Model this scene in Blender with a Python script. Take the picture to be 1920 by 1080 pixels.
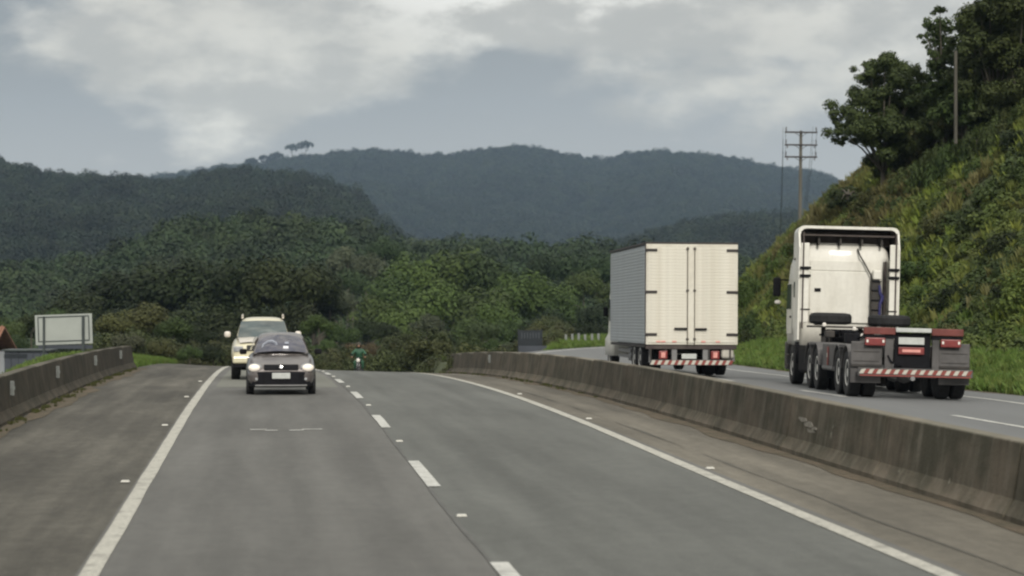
import bpy, bmesh, math, random
import numpy as np
from math import sin, cos, pi, radians, atan2, sqrt
from mathutils import Vector, Matrix, noise as mnoise

for o in list(bpy.data.objects):
    bpy.data.objects.remove(o)
SC = bpy.context.scene
COL = SC.collection
random.seed(7)
RNG = np.random.default_rng(7)

# ------------------------------------------------------------------ camera, sky, sun, exposure
cam_data = bpy.data.cameras.new("camera")
cam_data.sensor_width = 36.0
cam_data.lens = 36.0 * 4200 / 1920
cam_data.clip_start = 0.5
cam_data.clip_end = 30000
cam = bpy.data.objects.new("camera", cam_data)
cam.location = (0, 0, 2.4)
cam.rotation_euler = (radians(90), 0, 0)
COL.objects.link(cam)
SC.camera = cam
cam_data.dof.use_dof = True
cam_data.dof.focus_distance = 50
cam_data.dof.aperture_fstop = 2.3

SC.view_settings.view_transform = 'Standard'
SC.view_settings.look = 'None'
SC.view_settings.gamma = 1
SC.view_settings.use_curve_mapping = False
SC.view_settings.exposure = 0.33
SC.cycles.max_bounces = 6
SC.cycles.diffuse_bounces = 3
SC.cycles.glossy_bounces = 2
SC.cycles.transmission_bounces = 3
SC.cycles.volume_bounces = 0
SC.cycles.transparent_max_bounces = 8
SC.cycles.filter_width = 2.3
SC.cycles.use_denoising = True

SUN_EL, SUN_AZ = 33.0, 172.0        # azimuth clockwise from the view direction: behind the camera, a little to the right

def build_world():
    w = bpy.data.worlds.new("World")
    SC.world = w
    w.use_nodes = True
    nt = w.node_tree
    nt.nodes.clear()
    N, L = nt.nodes.new, nt.links.new
    def sock(node, i, v):
        if isinstance(v, bpy.types.NodeSocket): L(v, node.inputs[i])
        else: node.inputs[i].default_value = v
    def m(op, a, b=0.0, c=0.0, clamp=False):
        n = N('ShaderNodeMath'); n.operation = op; n.use_clamp = clamp
        sock(n, 0, a); sock(n, 1, b)
        if op in ('MULTIPLY_ADD', 'SMOOTH_MIN', 'SMOOTH_MAX'): sock(n, 2, c)
        return n.outputs[0]
    def sstep(v, lo, hi, a=0.0, b=1.0):
        n = N('ShaderNodeMapRange'); n.interpolation_type = 'SMOOTHSTEP'
        sock(n, 0, v); n.inputs[1].default_value = lo; n.inputs[2].default_value = hi
        n.inputs[3].default_value = a; n.inputs[4].default_value = b
        return n.outputs[0]
    def mix(f, a, b):
        n = N('ShaderNodeMix'); n.data_type = 'RGBA'
        sock(n, 0, f)
        for i, v in ((6, a), (7, b)):
            if isinstance(v, bpy.types.NodeSocket): L(v, n.inputs[i])
            else: n.inputs[i].default_value = (*v, 1)
        return n.outputs[2]
    tc = N('ShaderNodeTexCoord')
    sep = N('ShaderNodeSeparateXYZ'); L(tc.outputs['Generated'], sep.inputs[0])
    X, Y, Z = sep.outputs
    az = m('ARCTAN2', X, Y)
    zc = m('MAXIMUM', Z, 0.0)
    comb = N('ShaderNodeCombineXYZ'); L(X, comb.inputs[0]); L(Y, comb.inputs[1]); L(m('MULTIPLY', Z, 2.1), comb.inputs[2])
    def noise(scale, detail, rough, off=(0, 0, 0), dist=0.0):
        mp = N('ShaderNodeMapping'); L(comb.outputs[0], mp.inputs[0]); mp.inputs['Location'].default_value = off
        n = N('ShaderNodeTexNoise'); L(mp.outputs[0], n.inputs['Vector'])
        n.inputs['Scale'].default_value = scale; n.inputs['Detail'].default_value = detail
        n.inputs['Roughness'].default_value = rough; n.inputs['Distortion'].default_value = dist
        return n.outputs[0]
    n1 = noise(10.5, 7, 0.55, (3.1, 0.7, 1.9), 0.0)
    n2 = noise(22.0, 4, 0.55, (1.3, 4.2, 0.4), 0.0)
    n3 = noise(4.0, 3, 0.5, (7.7, 2.2, 5.5), 0.0)
    # masses of cloud, each at its own bearing and elevation
    def mass(x, z, rx, rz, amp):
        dx = m('DIVIDE', m('SUBTRACT', az, x), rx)
        dz = m('DIVIDE', m('SUBTRACT', Z, z), rz)
        d = m('SQRT', m('ADD', m('MULTIPLY', dx, dx), m('MULTIPLY', dz, dz)))
        return m('MULTIPLY', sstep(d, 1.35, 0.35), amp)
    blob = m('ADD', mass(-0.125, 0.104, 0.090, 0.040, 1.00), mass(0.012, 0.135, 0.085, 0.032, 0.75))
    blob = m('ADD', blob, mass(0.115, 0.116, 0.095, 0.055, 0.55))
    blob = m('SUBTRACT', blob, mass(-0.062, 0.127, 0.016, 0.020, 0.22))
    blob = m('SUBTRACT', blob, mass(-0.250, 0.080, 0.055, 0.024, 0.25))
    high = sstep(Z, 0.070, 0.125, -0.10, 0.50)
    wob = m('ADD', m('MULTIPLY', m('SUBTRACT', n1, 0.5), 2.3), m('MULTIPLY', m('SUBTRACT', n2, 0.5), 1.15))
    cov = m('ADD', m('ADD', blob, high), wob)
    cover = sstep(cov, 0.15, 0.75)
    base = mix(sstep(Z, 0.04, 0.11), (0.350, 0.356, 0.355), (0.245, 0.252, 0.252))
    base = mix(sstep(az, -0.10, 0.20), base, mix(0.4, base, (0.385, 0.39, 0.385)))
    n4 = noise(13.0, 7, 0.56, (0.4, 6.1, 3.3), 0.0)
    lit = mix(sstep(n3, 0.40, 0.62), (0.57, 0.545, 0.48), (0.72, 0.695, 0.62))
    lit = mix(m('MULTIPLY', sstep(n4, 0.43, 0.60), 0.80), lit, (0.365, 0.355, 0.325))
    lit = mix(m('MULTIPLY', mass(0.005, 0.138, 0.085, 0.030, 1.0), sstep(n4, 0.56, 0.46)), lit, (0.78, 0.76, 0.70))
    col = mix(cover, base, lit)
    # an overcast sky brightens towards the zenith
    gain = sstep(Z, 0.12, 1.0, 1.0, 2.5)
    vm = N('ShaderNodeVectorMath'); vm.operation = 'SCALE'; L(col, vm.inputs[0]); L(gain, vm.inputs['Scale'])
    bg_c = N('ShaderNodeBackground'); L(vm.outputs[0], bg_c.inputs[0]); bg_c.inputs[1].default_value = 1.0
    sky = N('ShaderNodeTexSky'); sky.sky_type = 'NISHITA'; sky.sun_disc = False
    sky.sun_elevation = radians(SUN_EL); sky.sun_rotation = radians(SUN_AZ)
    bg_s = N('ShaderNodeBackground'); L(sky.outputs[0], bg_s.inputs[0]); bg_s.inputs[1].default_value = 0.10
    ms = N('ShaderNodeMixShader'); ms.inputs[0].default_value = 0.93
    L(bg_s.outputs[0], ms.inputs[1]); L(bg_c.outputs[0], ms.inputs[2])
    out = N('ShaderNodeOutputWorld'); L(ms.outputs[0], out.inputs[0])
build_world()

sun_data = bpy.data.lights.new("sun", 'SUN')
sun_data.energy = 2.1
sun_data.angle = radians(11)
sun_data.color = (1.0, 0.945, 0.86)
sun = bpy.data.objects.new("sun", sun_data)
_d = Vector((sin(radians(SUN_AZ)) * cos(radians(SUN_EL)), cos(radians(SUN_AZ)) * cos(radians(SUN_EL)), sin(radians(SUN_EL))))
sun.rotation_euler = _d.to_track_quat('Z', 'Y').to_euler()
sun.location = (30, -60, 80)
COL.objects.link(sun)

# ------------------------------------------------------------------ materials
def mat(name, color, rough=0.7, var=0.0, scale=4.0, color2=None, metallic=0.0, spec=0.4, bump=0.0, bscale=None,
        stretch=(1, 1, 1), coat=0.0, emit=None, estr=0.0, objvar=0.0, contrast=(0.35, 0.65), fine=0.0, fscale=40.0):
    m = bpy.data.materials.new(name); m.use_nodes = True
    nt = m.node_tree; b = nt.nodes['Principled BSDF']; N, L = nt.nodes.new, nt.links.new
    b.inputs['Base Color'].default_value = (*color, 1)
    b.inputs['Roughness'].default_value = rough
    b.inputs['Metallic'].default_value = metallic
    b.inputs['Specular IOR Level'].default_value = spec
    b.inputs['Coat Weight'].default_value = coat
    if emit:
        b.inputs['Emission Color'].default_value = (*emit, 1); b.inputs['Emission Strength'].default_value = estr
    out = None
    if color2 is not None or var > 0 or bump > 0 or fine > 0:
        tc = N('ShaderNodeTexCoord'); mp = N('ShaderNodeMapping'); L(tc.outputs['Object'], mp.inputs[0])
        mp.inputs['Scale'].default_value = stretch
        n = N('ShaderNodeTexNoise'); L(mp.outputs[0], n.inputs['Vector'])
        n.inputs['Scale'].default_value = scale; n.inputs['Detail'].default_value = 7; n.inputs['Roughness'].default_value = 0.6
        mr = N('ShaderNodeMapRange'); L(n.outputs[0], mr.inputs[0])
        mr.inputs[1].default_value = contrast[0]; mr.inputs[2].default_value = contrast[1]
        mx = N('ShaderNodeMix'); mx.data_type = 'RGBA'; L(mr.outputs[0], mx.inputs[0])
        c2 = color2 if color2 is not None else tuple(c * (1 - var) for c in color)
        c1 = color if color2 is not None else tuple(c * (1 + var) for c in color)
        mx.inputs[6].default_value = (*c1, 1); mx.inputs[7].default_value = (*c2, 1)
        out = mx.outputs[2]
        if fine > 0:
            nf = N('ShaderNodeTexNoise'); L(tc.outputs['Object'], nf.inputs['Vector']); nf.inputs['Scale'].default_value = fscale
            nf.inputs['Detail'].default_value = 3
            mf = N('ShaderNodeMapRange'); L(nf.outputs[0], mf.inputs[0]); mf.inputs[1].default_value = 0.3; mf.inputs[2].default_value = 0.7
            mf.inputs[3].default_value = 1 - fine; mf.inputs[4].default_value = 1 + fine
            vs = N('ShaderNodeVectorMath'); vs.operation = 'SCALE'; L(out, vs.inputs[0]); L(mf.outputs[0], vs.inputs['Scale']); out = vs.outputs[0]
        L(out, b.inputs['Base Color'])
        if bump > 0:
            nb = N('ShaderNodeTexNoise'); L(tc.outputs['Object'], nb.inputs['Vector']); nb.inputs['Scale'].default_value = bscale or scale * 8
            nb.inputs['Detail'].default_value = 4
            bp = N('ShaderNodeBump'); bp.inputs['Strength'].default_value = bump; bp.inputs['Distance'].default_value = 0.02
            L(nb.outputs[0], bp.inputs['Height']); L(bp.outputs[0], b.inputs['Normal'])
    return m

def leaf_mat(name, c_dark, c_light, rand=0.35, yellow=(0.10, 0.10, 0.02), patch=None):
    """leaf colour: each leaf and each plant a little different; optional patches of another plant colour over the ground"""
    m = bpy.data.materials.new(name); m.use_nodes = True
    nt = m.node_tree; b = nt.nodes['Principled BSDF']; N, L = nt.nodes.new, nt.links.new
    at = N('ShaderNodeAttribute'); at.attribute_name = 'leaf'; at.attribute_type = 'GEOMETRY'
    oi = N('ShaderNodeObjectInfo')
    mx = N('ShaderNodeMix'); mx.data_type = 'RGBA'; L(at.outputs['Fac'], mx.inputs[0])
    mx.inputs[6].default_value = (*c_dark, 1); mx.inputs[7].default_value = (*c_light, 1)
    m2 = N('ShaderNodeMix'); m2.data_type = 'RGBA'
    mr = N('ShaderNodeMapRange'); L(oi.outputs['Random'], mr.inputs[0]); mr.inputs[1].default_value = 0.45; mr.inputs[2].default_value = 1.0
    mr.inputs[4].default_value = 0.55
    L(mr.outputs[0], m2.inputs[0]); L(mx.outputs[2], m2.inputs[6]); m2.inputs[7].default_value = (*yellow, 1)
    col = m2.outputs[2]
    if patch is not None:
        n = N('ShaderNodeTexNoise'); n.inputs['Scale'].default_value = patch[1]; n.inputs['Detail'].default_value = 3
        L(oi.outputs['Location'], n.inputs['Vector'])
        mp = N('ShaderNodeMapRange'); L(n.outputs[0], mp.inputs[0]); mp.inputs[1].default_value = 0.42; mp.inputs[2].default_value = 0.60
        m3 = N('ShaderNodeMix'); m3.data_type = 'RGBA'; L(mp.outputs[0], m3.inputs[0]); L(col, m3.inputs[6]); m3.inputs[7].default_value = (*patch[0], 1)
        col = m3.outputs[2]
    mr2 = N('ShaderNodeMath'); mr2.operation = 'FRACT'
    mu = N('ShaderNodeMath'); mu.operation = 'MULTIPLY'; L(oi.outputs['Random'], mu.inputs[0]); mu.inputs[1].default_value = 7.31
    L(mu.outputs[0], mr2.inputs[0])
    mr3 = N('ShaderNodeMapRange'); L(mr2.outputs[0], mr3.inputs[0]); mr3.inputs[3].default_value = 1 - rand; mr3.inputs[4].default_value = 1 + rand
    vs = N('ShaderNodeVectorMath'); vs.operation = 'SCALE'; L(col, vs.inputs[0]); L(mr3.outputs[0], vs.inputs['Scale'])
    L(vs.outputs[0], b.inputs['Base Color'])
    b.inputs['Roughness'].default_value = 0.62; b.inputs['Specular IOR Level'].default_value = 0.25
    tr = N('ShaderNodeBsdfTranslucent'); L(vs.outputs[0], tr.inputs[0])
    ms = N('ShaderNodeMixShader'); ms.inputs[0].default_value = 0.22
    L(b.outputs[0], ms.inputs[1]); L(tr.outputs[0], ms.inputs[2])
    L(ms.outputs[0], nt.nodes['Material Output'].inputs[0])
    return m

M = {}
M['asph_l'] = mat('asphalt_left_lane', (0.113, 0.109, 0.102), 0.85, scale=0.35, color2=(0.130, 0.126, 0.118), bump=0.25, bscale=60, stretch=(1.6, 0.18, 1), fine=0.10, fscale=45)
M['asph_r'] = mat('asphalt_right_lane', (0.107, 0.108, 0.099), 0.85, scale=0.35, color2=(0.123, 0.124, 0.113), bump=0.25, bscale=60, stretch=(1.6, 0.18, 1), fine=0.10, fscale=45)
M['asph_sh'] = mat('asphalt_shoulder', (0.062, 0.058, 0.050), 0.9, scale=0.8, color2=(0.108, 0.102, 0.090), bump=0.4, bscale=40, stretch=(1.3, 0.22, 1), fine=0.16, fscale=25, contrast=(0.3, 0.66))
M['asph_tan'] = mat('dusty_shoulder', (0.175, 0.153, 0.120), 0.95, scale=0.9, color2=(0.128, 0.116, 0.094), bump=0.5, bscale=50, stretch=(1.4, 0.2, 1), fine=0.16, fscale=30)
M['asph_far'] = mat('asphalt_far', (0.150, 0.155, 0.158), 0.8, scale=0.4, color2=(0.130, 0.134, 0.136), bump=0.2, bscale=50, stretch=(1.4, 0.2, 1), fine=0.08)
M['asph_patch'] = mat('pale_asphalt_patch', (0.150, 0.152, 0.132), 0.9, var=0.08, scale=1.2, fine=0.1)
M['seam'] = mat('tar_seam', (0.096, 0.096, 0.091), 0.8, var=0.15, scale=2)
def road_mat(name, c, lane_mid, g=1.0, track=.10, stain=.12, half=.86):
    m = bpy.data.materials.new(name); m.use_nodes = True
    nt = m.node_tree; b = nt.nodes['Principled BSDF']; N, L = nt.nodes.new, nt.links.new
    def ma(op, a, q, cl=False):
        n = N('ShaderNodeMath'); n.operation = op; n.use_clamp = cl
        for i, v in ((0, a), (1, q)):
            if isinstance(v, (int, float)): n.inputs[i].default_value = v
            else: L(v, n.inputs[i])
        return n.outputs[0]
    def mr(v, a, q, o0, o1):
        n = N('ShaderNodeMapRange'); n.interpolation_type = 'SMOOTHSTEP'; L(v, n.inputs[0])
        for i, x in enumerate((a, q, o0, o1)): n.inputs[i + 1].default_value = x
        return n.outputs[0]
    ra = math.atan(0.1122)
    tc = N('ShaderNodeTexCoord'); mp = N('ShaderNodeMapping'); L(tc.outputs['Object'], mp.inputs[0]); mp.inputs['Rotation'].default_value = (0, 0, -ra)
    sp = N('ShaderNodeSeparateXYZ'); L(mp.outputs[0], sp.inputs[0]); lat = sp.outputs[0]
    def nz(sc, st, d=5, r=.6):
        q = N('ShaderNodeMapping'); L(mp.outputs[0], q.inputs[0]); q.inputs['Scale'].default_value = st
        n = N('ShaderNodeTexNoise'); L(q.outputs[0], n.inputs['Vector']); n.inputs['Scale'].default_value = sc; n.inputs['Detail'].default_value = d; n.inputs['Roughness'].default_value = r
        return n.outputs[0]
    wav = ma('MULTIPLY', ma('SUBTRACT', nz(.3, (1, .25, 1), 2), .5), .35)
    off = ma('ABSOLUTE', ma('SUBTRACT', ma('ADD', lat, wav), lane_mid), 0)
    tr = mr(ma('ABSOLUTE', ma('SUBTRACT', off, half), 0), .12, .42, 1 - track, 1.0)       # darker polished wheel tracks
    oil = mr(off, .10, .50, 1 - track * .8, 1.0)
    f = ma('MULTIPLY', tr, oil)
    f = ma('MULTIPLY', f, mr(nz(1.1, (1.6, .10, 1), 6), .30, .70, 1 - stain, 1 + stain))
    f = ma('MULTIPLY', f, mr(nz(.22, (1, .5, 1), 4), .35, .65, 1 - stain * .7, 1 + stain * .6))
    f = ma('MULTIPLY', f, mr(nz(5.0, (1, .5, 1), 5, .7), .35, .65, 1 - stain * .45, 1 + stain * .45))
    f = ma('MULTIPLY', f, mr(nz(70, (1, 1, 1), 3, .7), .3, .7, .80, 1.20))
    vs = N('ShaderNodeVectorMath'); vs.operation = 'SCALE'; vs.inputs[0].default_value = c; L(f, vs.inputs['Scale']); L(vs.outputs[0], b.inputs['Base Color'])
    b.inputs['Roughness'].default_value = .85; b.inputs['Specular IOR Level'].default_value = .3
    bp = N('ShaderNodeBump'); bp.inputs['Strength'].default_value = .4; bp.inputs['Distance'].default_value = .01; L(nz(90, (1, 1, 1), 3), bp.inputs['Height']); L(bp.outputs[0], b.inputs['Normal'])
    return m
M['asph_l'] = road_mat('asphalt_left_lane', (0.122, 0.121, 0.114), .36)
M['asph_r'] = road_mat('asphalt_right_lane', (0.116, 0.120, 0.112), 3.96)
M['asph_sh'] = road_mat('asphalt_shoulder', (0.086, 0.081, 0.068), -3.4, track=.10, stain=.30, half=.7)
M['asph_tan'] = road_mat('dusty_shoulder', (0.140, 0.128, 0.104), 7.2, track=.12, stain=.22, half=.8)
M['paint'] = mat('road_paint_worn', (0.41, 0.40, 0.355), 0.8, scale=3.4, color2=(0.17, 0.165, 0.15), bump=0.2, fine=0.25, fscale=26, contrast=(0.50, 0.80))
M['paint_b'] = mat('road_paint_fresh', (0.50, 0.50, 0.47), 0.7, scale=4, color2=(0.30, 0.30, 0.28), fine=0.15, fscale=26, contrast=(.45, .72))
M['stud'] = mat('stud_plastic', (0.52, 0.51, 0.46), 0.4, var=0.06, scale=20)
M['conc'] = None
M['scuff'] = mat('pale_scuff', (0.26, 0.245, 0.21), 0.9, scale=9, color2=(0.16, 0.145, 0.12))
M['bar_steel'] = mat('locking_bar_steel', (0.16, 0.14, 0.11), 0.6, var=0.25, scale=3)
M['dirt'] = mat('dirt', (0.115, 0.088, 0.060), 0.95, scale=2.0, color2=(0.070, 0.062, 0.040), bump=0.8, bscale=18, fine=0.25, fscale=14)
M['soil'] = mat('hillside_soil', (0.040, 0.050, 0.020), 0.95, scale=0.25, color2=(0.062, 0.078, 0.026), bump=0.8, bscale=4, fine=0.2, fscale=3)
M['grassland'] = mat('grassland', (0.070, 0.088, 0.032), 0.95, scale=0.15, color2=(0.040, 0.056, 0.022), bump=0.7, bscale=3, fine=0.2, fscale=2)
M['forest_floor'] = mat('forest_floor', (0.016, 0.024, 0.012), 0.95, var=0.2, scale=0.05)

def concrete(name, g):
    m = bpy.data.materials.new(name); m.use_nodes = True
    nt = m.node_tree; b = nt.nodes['Principled BSDF']; N, L = nt.nodes.new, nt.links.new
    tc = N('ShaderNodeTexCoord'); oi = N('ShaderNodeObjectInfo')
    ad = N('ShaderNodeVectorMath'); ad.operation = 'ADD'; L(tc.outputs['Object'], ad.inputs[0]); L(oi.outputs['Location'], ad.inputs[1])
    def nz(sc, st, d=6):
        mp = N('ShaderNodeMapping'); L(ad.outputs[0], mp.inputs[0]); mp.inputs['Scale'].default_value = st
        n = N('ShaderNodeTexNoise'); L(mp.outputs[0], n.inputs['Vector']); n.inputs['Scale'].default_value = sc; n.inputs['Detail'].default_value = d
        n.inputs['Roughness'].default_value = 0.62
        return n.outputs[0]
    def mr(v, a, b_, c=0, d=1):
        n = N('ShaderNodeMapRange'); L(v, n.inputs[0]); n.inputs[1].default_value = a; n.inputs[2].default_value = b_
        n.inputs[3].default_value = c; n.inputs[4].default_value = d; return n.outputs[0]
    def mx(f, a, c):
        n = N('ShaderNodeMix'); n.data_type = 'RGBA'; L(f, n.inputs[0])
        for i, v in ((6, a), (7, c)):
            if isinstance(v, tuple): n.inputs[i].default_value = (*v, 1)
            else: L(v, n.inputs[i])
        return n.outputs[2]
    def mul(a, c):
        n = N('ShaderNodeMath'); n.operation = 'MULTIPLY'; L(a, n.inputs[0])
        if isinstance(c, float): n.inputs[1].default_value = c
        else: L(c, n.inputs[1])
        return n.outputs[0]
    sep = N('ShaderNodeSeparateXYZ'); L(tc.outputs['Object'], sep.inputs[0])
    streak = nz(1.0, (5.0, 5.0, 0.55))
    blot = nz(1.1, (1, 1, 1.6))
    col = mx(mr(blot, 0.36, 0.62), (0.064, 0.054, 0.041), (0.034, 0.032, 0.023))
    col = mx(mul(mr(streak, 0.50, 0.72), 0.65), col, (0.098, 0.088, 0.072))
    col = mx(mul(mr(streak, 0.46, 0.30), 0.60), col, (0.024, 0.020, 0.015))
    low = mr(sep.outputs[2], 0.20, 0.03, 0, .6)
    col = mx(mul(low, mr(blot, 0.30, 0.60, 0.9, 0.2)), col, (0.125, 0.108, 0.085))
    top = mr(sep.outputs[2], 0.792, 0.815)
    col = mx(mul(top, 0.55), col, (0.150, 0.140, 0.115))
    spl = nz(2.6, (1, 1, 1), 4)
    col = mx(mul(mr(spl, 0.70, 0.74), 0.5), col, (0.20, 0.19, 0.16))
    vs = N('ShaderNodeVectorMath'); vs.operation = 'SCALE'; L(col, vs.inputs[0]); orr = N('ShaderNodeMapRange'); L(oi.outputs['Random'], orr.inputs[0]); orr.inputs[3].default_value = g * .82; orr.inputs[4].default_value = g * 1.16; L(orr.outputs[0], vs.inputs['Scale'])
    L(vs.outputs[0], b.inputs['Base Color']); b.inputs['Roughness'].default_value = 0.92; b.inputs['Specular IOR Level'].default_value = 0.2
    nb = nz(22.0, (1, 1, 1), 5); bp = N('ShaderNodeBump'); bp.inputs['Strength'].default_value = 0.55; bp.inputs['Distance'].default_value = 0.02
    L(nb, bp.inputs['Height']); L(bp.outputs[0], b.inputs['Normal'])
    return m
M['conc'] = concrete('stained_concrete', 1.8); M['conc_shaded'] = concrete('shaded_concrete', 1.05)  # second copy scaled darker: the left barrier's shade is in its colour

M['white_truck'] = mat('truck_white_paint', (0.68, 0.655, 0.575), 0.45, scale=1.6, color2=(0.57, 0.535, 0.45), spec=0.35, stretch=(1.6, 1, .45), contrast=(.42, .75), fine=.05, fscale=12)
M['white_cab'] = mat('cab_white_paint', (0.76, 0.745, 0.68), 0.45, scale=1.3, color2=(0.62, 0.60, 0.53), spec=0.45, coat=0.15, stretch=(1.8, 1, 0.4), contrast=(.45, .78), fine=.04, fscale=10)
M['alu'] = mat('ribbed_aluminium', (0.47, 0.50, 0.52), 0.45, var=0.06, scale=1.0, metallic=0.15, spec=0.5)
M['dark_trim'] = mat('dark_trim', (0.035, 0.030, 0.028), 0.6, var=0.2, scale=3)
M['black'] = mat('black_plastic', (0.010, 0.010, 0.012), 0.75, var=0.2, scale=6, spec=0.12)
M['chassis'] = mat('chassis_steel', (0.030, 0.029, 0.028), 0.7, scale=3, color2=(0.060, 0.052, 0.045))
M['brown_in'] = mat('deflector_inside', (0.055, 0.042, 0.042), 0.8, scale=2, color2=(0.095, 0.080, 0.070))
M['rubber'] = mat('tyre_rubber', (0.018, 0.018, 0.019), 0.85, var=0.25, scale=8)
M['rim'] = mat('wheel_rim', (0.75, 0.74, 0.70), 0.4, var=0.1, scale=5, metallic=0.2)
M['grey_plastic'] = mat('grey_mudguard', (0.082, 0.078, 0.077), 0.55, var=0.35, scale=2.2)
M['post_grey'] = mat('grey_steel', (0.20, 0.20, 0.20), 0.5, var=0.15, scale=3, metallic=0.2)
M['red_paint'] = mat('red_paint', (0.15, 0.040, 0.033), 0.6, var=0.2, scale=4)
M['red_lamp'] = mat('red_lamp_lens', (0.20, 0.032, 0.030), 0.35, var=0.15, scale=9, spec=0.6)
M['pink_lamp'] = mat('orange_lamp_lens', (0.70, 0.32, 0.28), 0.3, var=0.1, scale=9, spec=0.6)
M['lamp_white'] = mat('clear_lamp_lens', (0.80, 0.76, 0.70), 0.25, var=0.05, scale=9, spec=0.6)
M['refl_white'] = mat('reflective_white', (0.50, 0.48, 0.42), 0.4, var=0.06, scale=9)
M['refl_red'] = mat('reflective_red', (0.23, 0.055, 0.045), 0.5, var=0.1, scale=9)
M['plate'] = mat('number_plate', (0.50, 0.52, 0.50), 0.45, var=0.08, scale=10)
M['blue'] = mat('blue_plastic', (0.035, 0.035, 0.13), 0.5, var=0.15, scale=5)
M['glass'] = mat('dark_window_glass', (0.035, 0.040, 0.048), 0.06, var=0.1, scale=2, spec=0.9)
M['glass_b'] = mat('windscreen_glass', (0.050, 0.050, 0.072), 0.05, var=0.25, scale=2.5, spec=1.0)
M['glass_g'] = mat('greenish_windscreen_glass', (0.055, 0.075, 0.075), 0.05, var=0.25, scale=2.0, spec=1.0)
M['car_grey'] = mat('grey_car_paint', (0.140, 0.126, 0.122), 0.35, var=0.06, scale=1.5, metallic=0.35, spec=0.5, coat=0.4)
M['suv_paint'] = mat('cream_car_paint', (0.62, 0.58, 0.42), 0.35, var=0.05, scale=1.5, spec=0.5, coat=0.4)
M['suv_hood'] = mat('pale_bonnet_paint', (0.68, 0.63, 0.56), 0.35, var=0.05, scale=1.5, spec=0.5, coat=0.4)
M['headlamp'] = mat('lit_headlamp', (0.75, 0.70, 0.62), 0.2, emit=(1.0, 0.88, 0.72), estr=0.32, var=0.02, scale=5)
M['headlamp_off'] = mat('unlit_headlamp', (0.32, 0.33, 0.34), 0.15, var=0.2, scale=8, spec=0.8)
M['chrome'] = mat('chrome', (0.6, 0.6, 0.6), 0.2, var=0.1, scale=9, metallic=0.9)
M['reflection_patch'] = mat('white_reflection', (0.75, 0.76, 0.80), 0.6, var=0.04, scale=7)
M['reflection_pale'] = mat('pale_reflection', (0.26, 0.28, 0.33), 0.7, var=0.12, scale=6)
M['sign_back'] = mat('sign_back_white', (0.36, 0.385, 0.36), 0.55, var=0.07, scale=0.9)
M['steel_dark'] = mat('dark_steel', (0.045, 0.055, 0.055), 0.6, var=0.15, scale=3)
M['pole'] = mat('pole_concrete', (0.085, 0.080, 0.065), 0.85, var=0.2, scale=1.5, stretch=(1, 1, 0.3))
M['crossarm'] = mat('crossarm_timber', (0.055, 0.050, 0.048), 0.8, var=0.2, scale=3)
M['insul'] = mat('insulator', (0.12, 0.11, 0.11), 0.4, var=0.2, scale=9)
M['bark'] = mat('bark', (0.075, 0.065, 0.050), 0.9, scale=3, color2=(0.13, 0.12, 0.095), bump=0.6, bscale=14, stretch=(1, 1, 0.3))
M['roof_tile'] = mat('roof_tile', (0.24, 0.115, 0.07), 0.8, var=0.3, scale=3)
M['housewall'] = mat('whitewash', (0.66, 0.68, 0.72), 0.8, var=0.06, scale=0.8)
M['shed'] = mat('blue_grey_sheet', (0.052, 0.060, 0.075), 0.6, var=0.15, scale=0.8)
M['board_blue'] = mat('dark_blue_board', (0.012, 0.017, 0.022), 0.6, var=0.2, scale=2)
M['bar_pale'] = mat('pale_bar', (0.060, 0.072, 0.085), 0.6, var=0.15, scale=5)
M['fence_white'] = mat('weathered_white_post', (0.20, 0.215, 0.205), 0.8, var=0.15, scale=6)
M['jacket'] = mat('green_rain_jacket', (0.025, 0.085, 0.045), 0.6, var=0.2, scale=6)
M['skin'] = mat('skin', (0.30, 0.17, 0.11), 0.6, var=0.06, scale=9)
M['helmet'] = mat('dark_brown_helmet', (0.035, 0.028, 0.016), 0.4, var=0.1, scale=5)
M['cloth_dark'] = mat('dark_trousers', (0.02, 0.024, 0.03), 0.8, var=0.2, scale=8)

M['leaf_dark'] = leaf_mat('leaves_dark', (0.010, 0.018, 0.005), (0.026, 0.040, 0.010), 0.30, (0.034, 0.040, 0.010))  # dark foliage, lowered further to put the clump's shade into the leaf colour
M['leaf_mid'] = leaf_mat('leaves_mid', (0.030, 0.054, 0.014), (0.058, 0.092, 0.024), 0.25, (0.066, 0.084, 0.022))
M['leaf_light'] = leaf_mat('leaves_light', (0.046, 0.078, 0.016), (0.078, 0.120, 0.028), 0.18, (0.086, 0.108, 0.028))
M['leaf_olive'] = leaf_mat('leaves_olive', (0.054, 0.060, 0.020), (0.092, 0.096, 0.032), 0.18, (0.078, 0.096, 0.030))
M['leaf_grey'] = leaf_mat('leaves_greygreen', (0.056, 0.072, 0.040), (0.105, 0.120, 0.068), 0.25, (0.125, 0.120, 0.070))
M['leaf_brown'] = leaf_mat('leaves_dry', (0.085, 0.062, 0.034), (0.145, 0.110, 0.060), 0.25, (0.10, 0.12, 0.04))
M['leaf_forest'] = leaf_mat('leaves_forest', (0.018, 0.034, 0.013), (0.036, 0.060, 0.022), 0.50, (0.052, 0.068, 0.024))
M['leaf_ridge'] = leaf_mat('leaves_ridge', (0.009, 0.018, 0.010), (0.021, 0.034, 0.018), 0.50, (0.034, 0.044, 0.020))  # darker leaf copy: cloud shadow over the far hills put into the colour
M['leaf_hollow'] = leaf_mat('leaves_hollow', (0.034, 0.046, 0.016), (0.066, 0.082, 0.028), 0.35, (0.078, 0.074, 0.030))
M['leaf_bough'] = leaf_mat('leaves_bough', (0.032, 0.048, 0.015), (0.072, 0.096, 0.028), 0.25, (0.076, 0.080, 0.026))
M['leaf_bank'] = leaf_mat('leaves_bank', (0.066, 0.100, 0.022), (0.135, 0.175, 0.038), 0.30, (0.125, 0.135, 0.036), patch=((0.050, 0.074, 0.022), 0.16))
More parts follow.
